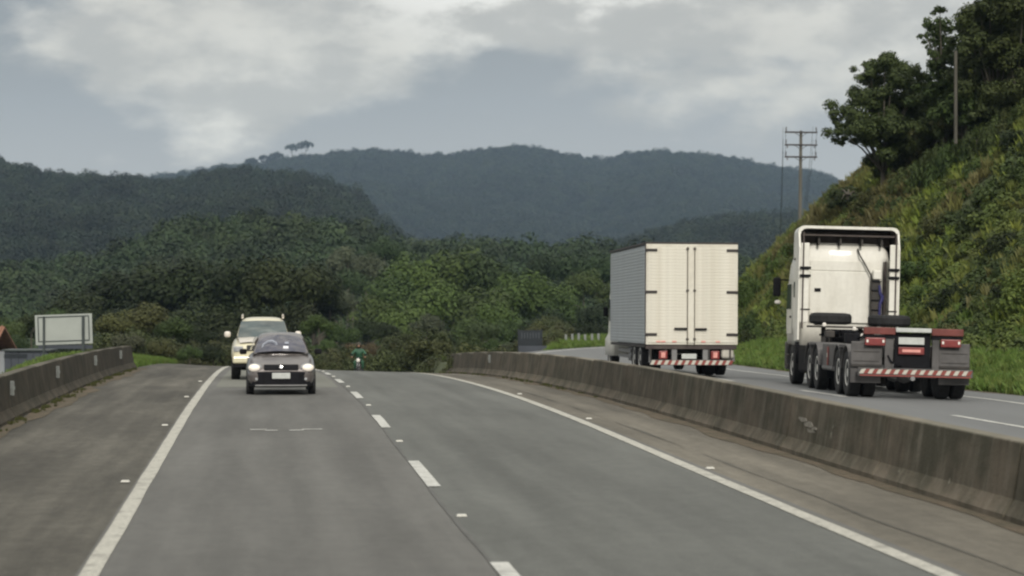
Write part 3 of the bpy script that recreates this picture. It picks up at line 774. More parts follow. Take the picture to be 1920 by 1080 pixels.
    for k in range(n):
        x = -1.12 + k * w; col = 'refl_white' if k % 2 == 0 else 'refl_red'
        if col not in me:
            o = MB().add([(0, 0, 0), (w, 0, 0), (w + .05, 0, .105), (.05, 0, .085), (0, .008, 0), (w, .008, 0), (w + .05, .008, .088), (.05, .008, .088)],
                         [(0, 1, 2, 3), (4, 7, 6, 5), (0, 4, 5, 1), (1, 5, 6, 2), (2, 6, 7, 3), (3, 7, 4, 0)]).build('chevron', M[col], bmp)
            me[col] = o.data
        else: o = inst('chevron', me[col], bmp)
        o.location = (x, -.114, .525)
    # spare tyres flat on a rack, fifth wheel, hoses
    MB().b2((-1.2, 6.7, 1.48), (1.22, 7.9, 1.53)).build('tyre_rack', M['chassis'], t)
    for x in (-.9, 0, .9): MB().b2((x - .05, 7.0, 1.1), (x + .05, 7.1, 1.49)).build('rack_leg', M['chassis'], t)
    for i, (x, zz) in enumerate(((-.70, 1.56), (.74, 1.54))):
        sp = MB().lathe_z([(.27, .02), (.36, 0), (.48, .02), (.52, .07), (.52, .21), (.48, .27), (.36, .29), (.27, .26)], 28, (x, 7.3, zz)).build('spare_tyre', M['rubber'], t)
        MB().lathe_z([(.24, .05), (.26, .06), (.26, .22), (.22, .23), (.10, .16)], 20, (x, 7.3, zz)).build('spare_rim', M['rim'], sp)
    fw = MB(); fw.b2((-.42, 5.6, 1.14), (.42, 6.5, 1.24)); fw.b2((-.30, 5.35, 1.12), (-.1, 5.65, 1.2)); fw.b2((.1, 5.35, 1.12), (.3, 5.65, 1.2))
    fw.build('fifth_wheel', M['chassis'], t, bevel=.02)
    MB().path([(-1.0, 7.0, 1.3), (-.5, 6.7, 1.42), (0, 6.6, 1.34), (.5, 6.8, 1.44)], [.025] * 4).build('air_hose', M['black'], t)
    for x, z in ((-.22, 1.42), (-.02, 1.26), (-.95, 1.5)): MB().lathe_z([(.02, 0), (.05, .02), (.05, .08), (.02, .10)], 10, (x, 6.55, z)).build('coupling', M['lamp_white'], t)
    rr = random.Random(4)
    for (x, y, w, h, z, nm, mk) in ((-.85, 6.35, .22, .16, 1.25, 'valve_box', 'chassis'), (-.35, 7.0, .3, .2, 1.22, 'valve_box', 'black'), (.25, 5.0, .24, .14, 1.14, 'valve_box', 'post_grey'), (-.60, 4.4, .34, .22, 1.14, 'battery_box', 'black'),
                                    (.62, 4.2, .28, .20, 1.14, 'battery_box', 'chassis'), (-.15, 3.3, .5, .10, 1.13, 'cross_plate', 'chassis'), (.05, 1.5, .6, .12, 1.13, 'cross_plate', 'chassis'), (-.95, 7.6, .2, .25, 1.54, 'tool_box', 'post_grey')):
        MB().b2((x - w / 2, y - .15, z), (x + w / 2, y + .15, z + h)).build(nm, M[mk], t, bevel=.02)
    for k in range(6):
        x0 = rr.uniform(-.6, .6); y0 = rr.uniform(3.2, 6.8)
        MB().path([(x0, y0, 1.18), (x0 + rr.uniform(-.3, .3), y0 + .4, 1.34 + rr.uniform(-.05, .08)), (x0 + rr.uniform(-.3, .3), y0 + .9, 1.22)], [.018] * 3, 5).build('air_hose', M['black'], t)
    for sd in (-1, 1):
        for y in (.82, 5.62): MB().b2((sd * .92 - .16, y - .62, .30), (sd * .92 + .16, y - .60, .60)).build('mud_flap', M['black'], t)
        for z in (.78, .98): MB().b2((sd * .66, .078, z), (sd * 1.22, .092, z + .012)).build('panel_crease', M['chassis'], t)
    MB().path([(-.50, .02, .92), (-.44, -.02, .80), (-.30, .0, .72), (-.20, .05, .70)], [.02] * 4, 6).build('air_hose', M['black'], t)
    MB().tube((.02, -.14, .44), (.02, .2, .44), .05, n=10).build('tow_eye', M['post_grey'], t)
    MB().b2((-.52, 8.2, .95), (.52, 9.5, 1.45)).build('gearbox_cover', M['black'], t, bevel=.05)
    MB().tube((-.55, 8.5, 1.25), (.55, 8.5, 1.25), .18, n=14).build('air_tank', M['chassis'], t, bevel=.02)
    # cab : the rear wall is a rounded box, lofted upward
    def ring(z, x, y0, y1, r):
        P = []
        for cx, cy, a0 in ((x - r, y1 - r, 0), (-x + r, y1 - r, 90), (-x + r, y0 + r, 180), (x - r, y0 + r, 270)):
            for a in (0, 30, 60, 90): P.append(Vector((cx + r * cos(radians(a0 + a)), cy + r * sin(radians(a0 + a)), z)))
        return P
    cab = MB().loft([ring(1.02, 1.16, 9.72, 12.05, .10), ring(1.5, 1.20, 9.66, 12.12, .12), ring(2.3, 1.21, 9.62, 12.05, .12), ring(3.1, 1.16, 9.62, 11.8, .14),
                     ring(3.46, 1.08, 9.64, 11.5, .18), ring(3.60, 1.0, 9.70, 11.4, .22), ring(3.66, .88, 9.84, 11.2, .3)])
    cb = cab.build('cab', M['white_cab'], t, smooth=True)
    MB().b2((-.92, 9.592, 1.62), (.62, 9.618, 2.93)).build('rear_wall_panel', M['white_cab'], t, bevel=.02)
    MB().b2((-.92, 9.600, 2.95), (.62, 9.616, 3.20)).build('rear_wall_panel', M['white_cab'], t, bevel=.02)
    MB().b2((-.80, 9.575, 2.40), (-.64, 9.592, 2.49)).build('badge', M['black'], t)
    # roof deflector: hollow shell seen from behind
    d = MB()
    def arch(y, dx, zt, r=.16):
        P = [Vector((-1.29 + dx, y, 3.25)), Vector((-1.29 + dx, y, zt - r))]
        P += [Vector((-1.29 + dx + r - r * cos(radians(a)), y, zt - r + r * sin(radians(a)))) for a in (30, 60, 90)]
        P += [Vector((1.29 - dx - r + r * sin(radians(a)), y, zt - r + r * cos(radians(a)))) for a in (0, 30, 60)]
        P += [Vector((1.29 - dx, y, zt - r)), Vector((1.29 - dx, y, 3.25))]
        return P
    outer = [arch(9.25, 0, 4.07), arch(10.3, .03, 4.05), arch(11.2, .14, 3.80), arch(11.7, .25, 3.45)]
    inner = [[p + Vector((-.06 if p.x > 0 else .06, 0, -.07 if p.z > 3.5 else 0)) for p in r] for r in outer]
    n = len(outer[0])
    d.grid([list(r) for r in outer])
    d.add(list(outer[0]) + list(inner[0]), [(i, i + 1, n + i + 1, n + i) for i in range(n - 1)])
    d.build('roof_deflector', M['white_cab'], t, smooth=False)
    MB().grid([list(r) for r in inner]).build('deflector_lining', M['brown_in'], t)
    MB().b2((-1.18, 9.35, 3.82), (1.18, 9.42, 3.86)).build('deflector_brace', M['brown_in'], t)
    MB().b2((-1.15, 9.9, 3.60), (1.15, 9.96, 3.96)).build('deflector_bulkhead', M['brown_in'], t)
    for x in (-.75, -.2, .35, .85): MB().b2((x, 9.45, 3.60), (x + .05, 9.9, 3.85)).build('deflector_bracket', M['chassis'], t)
    # side fairings running from the deflector down to the chassis
    for sd in (-1, 1):
        f = MB()
        outl = [(9.05, 1.15 if sd < 0 else 1.2), (9.7, 1.10), (9.7, 3.5), (9.25, 3.9), (9.05, 3.5)]
        f.prism_x(outl, sd * 1.235, sd * 1.285)
        f.build('side_fairing', M['white_cab'], t, bevel=.012)
        MB().b2((sd * 1.02, 9.02, 1.6), (sd * 1.235, 9.07, 3.62)).build('fairing_edge', M['white_cab'], t, bevel=.02)
        MB().b2((sd * 1.155, 9.0, 1.45), (sd * 1.195, 9.03, 3.9)).build('fairing_gap', M['brown_in'], t)
        for z in (2.75, 2.95):
            MB().b2((sd * .98, 8.97, z), (sd * 1.26, 9.02, z + .07)).build('fairing_hinge', M['black'], t, bevel=.01)
        MB().b2((sd * .98, 9.0, 1.92), (sd * 1.22, 9.05, 1.95)).build('fairing_strut', M['black'], t)
        # cab side: door, window, steps, mirror
        dr = MB().b2((sd * 1.205, 10.75, 1.30), (sd * 1.225, 11.75, 2.62)).build('door', M['white_cab'], t, bevel=.02)
        MB().b2((sd * 1.226, 10.85, 1.95), (sd * 1.236, 11.72, 2.60)).build('door_window', M['glass'], dr)
        MB().b2((sd * 1.228, 10.82, 1.72), (sd * 1.25, 11.0, 1.77)).build('handle', M['black'], dr)
        MB().b2((sd * 1.212, 10.05, 2.25), (sd * 1.222, 10.45, 2.65)).build('side_window', M['glass'], t)
        st = MB()
        for z in (.45, .72, .98): st.b2((sd * 1.0, 11.15, z), (sd * 1.24, 11.75, z + .05))
        st.build('cab_steps', M['chassis'], t)
        MB().b2((sd * 1.05, 9.75, .55), (sd * 1.22, 9.95, 1.10)).build('wheel_arch_flap', M['black'], t)
        mi = MB().b2((sd * 1.42, 11.55, 2.28), (sd * 1.62, 11.70, 2.78)).build('mirror', M['black'], t, bevel=.04)
        MB().b2((sd * 1.20, 11.6, 2.70), (sd * 1.45, 11.63, 2.74)).build('mirror_arm', M['black'], mi)
        MB().lathe_z([(.03, 0), (.08, .02), (.08, .08), (.03, .1)], 10, (sd * 1.5, 11.55, 2.08)).build('lower_mirror', M['lamp_white'], mi)
    MB().b2((-1.2, 11.9, .35), (1.2, 12.25, 1.1)).build('front_bumper', M['grey_plastic'], t, bevel=.05)
    # air intake stack with ladder on the right part of the cab back
    st = MB().b2((.62, 9.36, 1.55), (.86, 9.58, 2.72)).build('intake_stack', M['chassis'], t, bevel=.03)
    MB().b2((.66, 9.34, 2.74), (.88, 9.58, 2.98)).build('intake_cap', M['white_cab'], t, bevel=.03)
    for z in (1.7, 1.95, 2.2, 2.45, 2.68): MB().b2((.61, 9.33, z), (.87, 9.36, z + .03)).build('grille_bar', M['black'], st)
    MB().path([(.83, 9.33, 1.6), (.84, 9.33, 2.1), (.90, 9.33, 2.28), (.84, 9.33, 2.4), (.82, 9.33, 2.6)], [.035, .04, .05, .04, .03]).build('blue_hose', M['blue'], t)
    MB().path([(.28, 9.60, 3.52), (.33, 9.52, 3.35), (.44, 9.52, 3.18), (.55, 9.5, 2.98), (.62, 9.48, 2.85), (.66, 9.46, 2.6)], [.018] * 6).build('air_hose', M['black'], t)
    MB().b2((.95, 9.40, 1.5), (1.0, 9.6, 3.2)).build('cab_seam', M['brown_in'], t)
    return t
build_tractor()

# ------------------------------------------------------------------ box truck
def build_box_truck():
    X0, Y0 = 5.02, 62.7
    l0, s0 = to_lat(X0, Y0)
    t = thing('box_truck', 'white box truck with two ribbed rear doors, driving away ahead of the white tractor unit', 'truck', (X0, Y0, zR(l0, s0) + 0.01), 0.078)
    l1, s1 = to_lat(X0 - .5, Y0 + 8)
    t.rotation_euler = (math.atan2(zR(l1, s1) - zR(l0, s0), 8), 0.006, 0.078)
    H = 1.30; Lb = 8.2; zb, zt = .90, 3.71
    MB().b2((-H + .02, .03, zb + .01), (H - .02, Lb, zt - .03)).build('cargo_box', M['alu'], t, bevel=.01)
    # horizontal ribs on the sides, each a strip proud of the wall
    rib_me = None
    nr = 30
    for sd in (-1, 1):
        for k in range(nr):
            z = zb + .06 + k * (zt - zb - .16) / nr
            if rib_me is None:
                o = MB().prism_x([(0, 0), (Lb - .1, 0), (Lb - .1, .062), (0, .062)], -.008, .010).build('side_rib', M['alu'], t, bevel=.006, seg=1); rib_me = o.data
            else: o = inst('side_rib', rib_me, t); o.modifiers.new('b', 'BEVEL').width = .006
            o.location = (sd * (H - .014), .05, z)
    # rear frame and doors
    fr = MB(); fr.b2((-H, -.02, zb), (-H + .05, .05, zt)); fr.b2((H - .05, -.02, zb), (H, .05, zt)); fr.b2((-H + .05, -.02, zt - .07), (H - .05, .05, zt)); fr.b2((-H + .05, -.02, zb), (H - .05, .05, zb + .045))
    fr.build('rear_frame', M['white_truck'], t)
    MB().b2((-H - .012, -.03, zt + .001), (H + .012, .04, zt + .05)).build('roof_trim', M['dark_trim'], t, bevel=.01)
    for sd in (-1, 1): MB().b2((sd * (H - .03), .04, zt - .02), (sd * (H + .02), Lb, zt + .05)).build('roof_trim', M['dark_trim'], t, bevel=.01)
    MB().b2((-H - .012, -.024, zb), (-H + .012, .04, zt)).build('corner_post', M['dark_trim'], t)
    MB().b2((-H + .03, .04, zt + .0), (H - .03, Lb, zt + .03)).build('roof_panel', M['alu'], t)
    slat = None
    for a, b in ((-H + .055, -.075), (-.065, H - .055)):
        d = MB().b2((a, -.028, zb + .05), (b, .0, zt - .075)).build('door', M['white_truck'], t)
        nS = 30; hz = (zt - zb - .13) / nS
        for k in range(nS):
            x0_, x1_ = (a + .02, b - .02)
            o = MB().prism_x([(-.036, .006), (-.029, 0), (-.029, hz - .004), (-.036, hz - .012)], x0_, x1_).build('slat', M['white_truck'], d)
            o.location = (0, 0, zb + .052 + k * hz)
    for x in (-.125, .075):
        MB().tube((x, -.075, zb - .01), (x, -.075, zt - .08), .013, n=8).build('locking_bar', M['bar_steel'], t)
        for z in (zb + .12, 2.38, zt - .16): MB().b2((x - .035, -.085, z), (x + .035, -.04, z + .06)).build('bar_keeper', M['dark_trim'], t, bevel=.006)
    MB().b2((-.115, -.05, zb + .05), (.065, -.039, zt - .08)).build('centre_strip', M['white_truck'], t)
    MB().b2((-.50, -.10, 1.31), (-.14, -.07, 1.37)).build('handle', M['black'], t, bevel=.008)
    MB().b2((.09, -.10, 1.30), (.42, -.07, 1.36)).build('handle', M['black'], t, bevel=.008)
    for z in (1.14, 2.33, 3.50):
        for sd in (-1, 1): MB().b2((sd * (H - .32), -.062, z), (sd * (H + .005), -.037, z + .075)).build('hinge', M['dark_trim'], t, bevel=.008)
    for x in (-1.0, -.86, -.55, .27, .68): MB().b2((x, -.048, zb + .06), (x + .12, -.038, zb + .10)).build('reflector_tape', M['pink_lamp'], t)
    # sub-frame, rails, posts
    MB().b2((-H + .02, .02, zb - .13), (H - .02, .16, zb - .012)).build('rear_sill', M['brown_in'], t, bevel=.01)
    for sd in (-1, 1): MB().b2((sd * (H - .10), .36, zb - .09), (sd * (H - .03), Lb, zb - .012)).build('side_sill', M['dark_trim'], t)
    for sx in (-.42, .42): MB().b2((sx - .05, .2, .58), (sx + .05, Lb + 1.6, .83)).build('frame_rail', M['chassis'], t)
    for k in range(9): MB().b2((-H + .12, .6 + k * .8, .832), (H - .12, .7 + k * .8, .93)).build('cross_member', M['chassis'], t)
    for x in (-.55, .33): MB().b2((x, .05, .40), (x + .15, .15, zb - .132)).build('bumper_post', M['post_grey'], t, bevel=.01)
    bmp = MB().b2((-1.16, -.02, .32), (1.16, .06, .47)).build('bumper', M['grey_plastic'], t, bevel=.008)
    n = 24; w = 2.30 / n; me = {}
    for k in range(n):
        col = 'refl_white' if k % 2 == 0 else 'refl_red'
        if col not in me:
            o = MB().add([(0, 0, 0), (w, 0, 0), (w + .06, 0, .12), (.06, 0, .12), (0, .008, 0), (w, .008, 0), (w + .06, .008, .12), (.06, .008, .12)],
                         [(0, 1, 2, 3), (4, 7, 6, 5), (0, 4, 5, 1), (1, 5, 6, 2), (2, 6, 7, 3), (3, 7, 4, 0)]).build('chevron', M[col], bmp); me[col] = o.data
        else: o = inst('chevron', me[col], bmp)
        o.location = (-1.17 + k * w, -.032, .335)
    MB().b2((-.28, -.035, .50), (.14, -.02, .64)).build('licence_plate', M['plate'], t, bevel=.006)
    for x in (-1.15, -.72, .50, 1.10): MB().b2((x - .02, .0, .47), (x + .02, .04, zb - .13)).build('cable_bracket', M['chassis'], t)
    for a in (-.92, .55):
        l = MB().b2((a, -.03, .49), (a + .24, .04, .72)).build('tail_lamp', M['red_lamp'], t, bevel=.02)
        MB().b2((a + .06, -.042, .53), (a + .18, -.032, .68)).build('lamp_lens', M['pink_lamp'], l, bevel=.01)
    MB().b2((.86, .06, .50), (1.22, .34, .86)).build('water_tank', M['refl_white'], t, bevel=.08, seg=4)
    MB().b2((1.05, .18, .42), (1.26, .26, .62)).build('mud_flap', M['post_grey'], t, bevel=.01)
    for y in (1.75, 3.0):
        MB().tube((-.9, y, .50), (.9, y, .50), .08, n=10).build('axle', M['chassis'], t)
        for sd in (-1, 1): make_wheel(.50, .26, .28, M['rim'], t, sd * 1.10, y, dual=True, side=sd)
    for sd in (-1, 1):
        MB().b2((sd * .72, 3.8, .36), (sd * 1.15, 4.9, .78)).build('fuel_tank', M['post_grey'], t, bevel=.06)
        make_wheel(.50, .28, .28, M['rim'], t, sd * 1.05, Lb + 1.0, side=sd)
        MB().b2((sd * 1.12, .35, .38), (sd * 1.15, .42, .83)).build('guard_post', M['post_grey'], t)
        r = MB()
        for z in (.45, .62): r.b2((sd * 1.16, 4.0, z), (sd * 1.19, 6.9, z + .09))
        r.build('side_guard', M['post_grey'], t)
    def ring(z, x, y0, y1, r):
        P = []
        for cx, cy, a0 in ((x - r, y1 - r, 0), (-x + r, y1 - r, 90), (-x + r, y0 + r, 180), (x - r, y0 + r, 270)):
            for a in (0, 45, 90): P.append(Vector((cx + r * cos(radians(a0 + a)), cy + r * sin(radians(a0 + a)), z)))
        return P
    y0 = Lb + .2
    MB().loft([ring(.45, 1.20, y0, y0 + 1.95, .10), ring(.95, 1.20, y0, y0 + 1.95, .12), ring(1.15, 1.10, y0, y0 + 1.95, .12), ring(2.4, 1.08, y0, y0 + 1.75, .14), ring(2.85, 1.0, y0 + .1, y0 + 1.5, .2)]).build('cab', M['white_cab'], t, smooth=True)
    for sd in (-1, 1):
        MB().b2((sd * 1.085, y0 + .7, 1.55), (sd * 1.102, y0 + 1.55, 2.25)).build('door_window', M['glass'], t)
        MB().b2((sd * 1.14, y0 + 1.5, 1.7), (sd * 1.30, y0 + 1.6, 2.0)).build('mirror', M['black'], t, bevel=.03)
    return t
build_box_truck()

# ------------------------------------------------------------------ cars
def sect(y, zb, zt, wt, wm, wb, zm=None):
    zm = zm if zm is not None else zb + (zt - zb) * .5
    half = [(0, zt), (wt * .55, zt - .004), (wt * .92, zt - .03), (wt + (wm - wt) * .55, zt - (zt - zm) * .40), (wm, zm), (wb + (wm - wb) * .3, zb + (zm - zb) * .35), (wb * .9, zb), (0, zb)]
    R = [Vector((x, y, z)) for x, z in half]
    L_ = [Vector((-x, y, z)) for x, z in half[1:-1]][::-1]
    return R + L_
def panel(mb, bl, br, tr, tl, out, nx=6, ny=4, bulge=.03):
    bl, br, tr, tl = map(Vector, (bl, br, tr, tl)); out = Vector(out); rows = []
    for j in range(ny + 1):
        v = j / ny; a = bl.lerp(tl, v); b = br.lerp(tr, v); row = []
        for i in range(nx + 1):
            u = i / nx; row.append(a.lerp(b, u) + out * bulge * (1 - (2 * u - 1) ** 2) + out * bulge * .5 * (1 - (2 * v - 1) ** 2))
        rows.append(row)
    mb.grid(rows); return mb

def build_hatch():
    X0, Y0 = -5.36, 52.0
    l, s = to_lat(X0, Y0)
    t = thing('hatchback_car', 'small dark grey car with its headlights on, nearest in the left lane', 'car', (X0 - 1.85 * SA, Y0 + 1.85, zL(l, s) - 0.02), ROAD_A)
    St = [(-1.90, .34, .60, .40, .56, .50), (-1.86, .24, .68, .56, .70, .66), (-1.70, .20, .76, .64, .79, .74), (-1.2, .20, .87, .70, .82, .78), (-.82, .20, .945, .74, .825, .80),
          (-.3, .20, .97, .76, .825, .80), (.8, .20, .98, .76, .825, .80), (1.4, .22, .97, .74, .81, .77), (1.78, .26, .92, .66, .74, .70), (1.88, .36, .80, .5, .6, .55)]
    MB().loft([sect(*a) for a in St]).build('body', M['car_grey'], t, subsurf=2)
    def gh(y, zt, wt, wb, zb=.90):
        half = [(0, zt), (wt * .6, zt - .006), (wt * .93, zt - .045), (wt + (wb - wt) * .35, zt - (zt - zb) * .35), (wb, zb)]
        R = [Vector((x, y, z)) for x, z in half]; return R + [Vector((-x, y, z)) for x, z in half[1:]][::-1]
    MB().loft([gh(-.90, .925, .66, .70), gh(-.72, 1.06, .62, .71), (gh(-.45, 1.24, .58, .71)), gh(-.22, 1.365, .555, .71), gh(.0, 1.42, .55, .71), gh(.5, 1.445, .55, .71), gh(1.0, 1.42, .545, .70), gh(1.35, 1.33, .53, .69), gh(1.62, 1.10, .55, .68), gh(1.76, .93, .6, .66)]).build('roof', M['car_grey'], t, subsurf=1)
    ws = MB(); rows = []
    for j in range(9):
        v = j / 8; hw = .615 - .115 * v - .10 * max(0, (v - .6) / .4) ** 2.2; row = []
        for i in range(13):
            u = -1 + i / 6; bg = .045 * (1 - u * u) + .022 * (1 - (2 * v - 1) ** 2) + .012
            y = -.905 + .60 * v; z = .965 + .375 * v
            if v == 0: z -= 0.0; 
            row.append(Vector((u * hw, y - bg * .75, z + bg * .66 + .012 * (1 - u * u))))
        rows.append(row)
    ws.grid(rows)
    w = ws.build('windscreen', M['glass_b'], t, smooth=True)
    # reflections on the windscreen, modelled as solid pale pieces: an arch, two patches
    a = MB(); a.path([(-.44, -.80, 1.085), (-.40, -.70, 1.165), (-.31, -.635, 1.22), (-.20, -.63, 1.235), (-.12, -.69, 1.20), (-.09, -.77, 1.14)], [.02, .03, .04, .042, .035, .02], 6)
    a.build('reflection_arch', M['reflection_pale'], w)
    MB().box((.12, -.83, 1.09), (.12, .03, .085), Matrix.Rotation(radians(-48), 3, 'X')).build('reflection_patch', M['reflection_patch'], w)
    MB().box((.14, -.72, 1.185), (.09, .05, .07), Matrix.Rotation(radians(-48), 3, 'X')).build('reflection_patch', M['reflection_pale'], w)
    for sd in (-1, 1):
        g = MB(); g.add([(sd * .725, -.62, 1.0), (sd * .725, .9, 1.02), (sd * .61, .8, 1.34), (sd * .60, -.15, 1.34)], [(0, 1, 2, 3)]); g.add([(sd * .70, -.62, 1.0), (sd * .70, .9, 1.02), (sd * .58, .8, 1.34), (sd * .57, -.15, 1.34)], [(0, 1, 2, 3)])
        g.build('side_window', M['glass'], t)
        h = MB(); ring0 = []
        h.lathe_z([(.02, 0), (.5, .01), (.9, .05), (1, .10), (.95, .15), (.3, .2)], 14)
        o = h.build('headlight', M['headlamp'], t, smooth=True)
        o.scale = (.145, .088, .5); o.rotation_euler = (radians(80), 0, radians(sd * 22)); o.location = (sd * .605, -1.76, .64)
        hb = MB().lathe_z([(.3, -.10), (1.0, -.02), (1.04, .04), (.6, .06)], 16).build('lamp_housing', M['headlamp_off'], t, smooth=True)
        hb.scale = (.175, .112, .5); hb.rotation_euler = (radians(80), 0, radians(sd * 22)); hb.location = (sd * .605, -1.765, .64)
        MB().b2((sd * .80, -.74, .93), (sd * .97, -.60, 1.06)).build('mirror', M['black'], t, bevel=.035)
        MB().b2((sd * .46, -1.885, .36), (sd * .60, -1.86, .42)).build('fog_lamp', M['headlamp_off'], t, bevel=.01)
    gr = MB(); gr.prism_x([(-1.925, .60), (-1.88, .60), (-1.80, .725), (-1.845, .725)], -.40, .40); g = gr.build('grille', M['black'], t, bevel=.02)
    MB().lathe_z([(.01, 0), (.055, .0), (.06, .015), (.01, .02)], 14).build('emblem', M['chrome'], g).matrix_local = Matrix.Translation((0, -1.915, .665)) @ Matrix.Rotation(radians(75), 4, 'X') @ Matrix.Scale(.6, 4)
    bp = MB(); bp.loft([[Vector((x, y, z)) for x, y, z in ((-.76, -1.52, a), (-.66, -1.84, a), (-.4, -1.935, a), (0, -1.96, a), (.4, -1.935, a), (.66, -1.84, a), (.76, -1.52, a), (0, -1.4, a))] for a in (.20, .27, .52, .56)])
    b = bp.build('bumper', M['black'], t, bevel=.02)
    MB().b2((-.21, -1.99, .40), (.21, -1.965, .535)).build('licence_plate', M['plate'], t, bevel=.008)
    MB().b2((-.60, -1.972, .225), (.60, -1.90, .26)).build('lower_lip', M['post_grey'], t, bevel=.01)
    for y in (-1.22, 1.22):
        for sd in (-1, 1): make_wheel(.29, .18, .18, M['rim'], t, sd * .72, y, side=sd)
    for x in (-.42, .10): MB().tube((x, -.97, .95), (x + .42, -.80, 1.055), .008, n=5).build('wiper', M['black'], t)
    return t
def build_suv():
    X0, Y0 = -7.12, 64.0
    l, s = to_lat(X0, Y0)
    t = thing('cream_suv', 'cream four-wheel drive with roof rails, following the grey car', 'car', (X0 - 2.3 * SA, Y0 + 2.3, zL(l, s) - 0.02), ROAD_A)
    St = [(-2.30, .60, .95, .60, .74, .70), (-2.26, .50, 1.05, .74, .86, .80), (-2.05, .46, 1.10, .78, .91, .86), (-1.5, .46, 1.15, .80, .925, .88), (-.95, .46, 1.19, .82, .925, .90),
          (-.3, .46, 1.22, .84, .93, .90), (1.2, .46, 1.23, .84, .93, .90), (2.1, .50, 1.2, .82, .9, .86), (2.25, .6, 1.1, .7, .8, .76)]
    MB().loft([sect(*a) for a in St]).build('body', M['suv_paint'], t, subsurf=2)
    bn = MB(); panel(bn, (-.66, -2.16, 1.085), (.66, -2.16, 1.085), (.72, -1.05, 1.205), (-.72, -1.05, 1.205), (0, 0, 1), bulge=.035); bn.build('bonnet', M['suv_hood'], t, smooth=True)
    def gh(y, zt, wt, wb, zb=1.15):
        half = [(0, zt), (wt * .6, zt - .006), (wt * .93, zt - .045), (wt + (wb - wt) * .35, zt - (zt - zb) * .35), (wb, zb)]
        R = [Vector((x, y, z)) for x, z in half]; return R + [Vector((-x, y, z)) for x, z in half[1:]][::-1]
    MB().loft([gh(-1.05, 1.19, .76, .80), gh(-.85, 1.36, .72, .81), gh(-.55, 1.58, .67, .81), gh(-.33, 1.71, .64, .81), gh(-.1, 1.775, .63, .81), gh(.8, 1.80, .63, .81), gh(1.8, 1.77, .62, .80), gh(2.1, 1.65, .61, .79), gh(2.22, 1.2, .66, .77)]).build('roof', M['suv_paint'], t, subsurf=1)
    ws = MB(); panel(ws, (-.74, -1.075, 1.215), (.74, -1.075, 1.215), (.63, -.43, 1.675), (-.63, -.43, 1.675), (0, -.75, .66), bulge=.035)
    w = ws.build('windscreen', M['glass_g'], t, smooth=True)
    for sd in (-1, 1):
        MB().add([(sd * .835, -.75, 1.27), (sd * .835, 1.9, 1.27), (sd * .71, 1.8, 1.66), (sd * .70, -.3, 1.66)], [(0, 1, 2, 3)]).build('side_window', M['glass'], t)
        MB().b2((sd * .56, -2.315, .83), (sd * .83, -2.26, .99)).build('headlight', M['headlamp_off'], t, bevel=.03)
        MB().b2((sd * .93, -.90, 1.21), (sd * 1.12, -.76, 1.39)).build('mirror', M['suv_hood'], t, bevel=.068, seg=4)
        rl = MB().b2((sd * .58, -.1, 1.83), (sd * .62, 1.8, 1.865)); rl.build('roof_rail', M['suv_hood'], t, bevel=.01)
        for y in (-.05, .9, 1.7): MB().b2((sd * .575, y, 1.745), (sd * .625, y + .07, 1.85)).build('rail_foot', M['suv_hood'], t, bevel=.01)
    g = MB().b2((-.46, -2.335, .86), (.46, -2.29, 1.02)).build('grille', M['black'], t, bevel=.02)
    for z in (.90, .96): MB().b2((-.44, -2.35, z), (.44, -2.338, z + .015)).build('grille_bar', M['chrome'], g)
    MB().b2((-.86, -2.42, .50), (.86, -2.22, .72)).build('bumper', M['suv_paint'], t, bevel=.06, seg=3)
    MB().b2((-.84, -2.36, .38), (.84, -2.2, .50)).build('bumper_skirt', M['black'], t, bevel=.03)
    MB().b2((-.21, -2.45, .54), (.21, -2.425, .67)).build('licence_plate', M['plate'], t, bevel=.008)
    MB().b2((-.62, -2.1, .30), (.62, 2.0, .46)).build('underbody', M['black'], t)
    for y in (-1.45, 1.45):
        for sd in (-1, 1): make_wheel(.37, .25, .22, M['rim'], t, sd * .78, y, side=sd)
    return t
build_hatch(); build_suv()

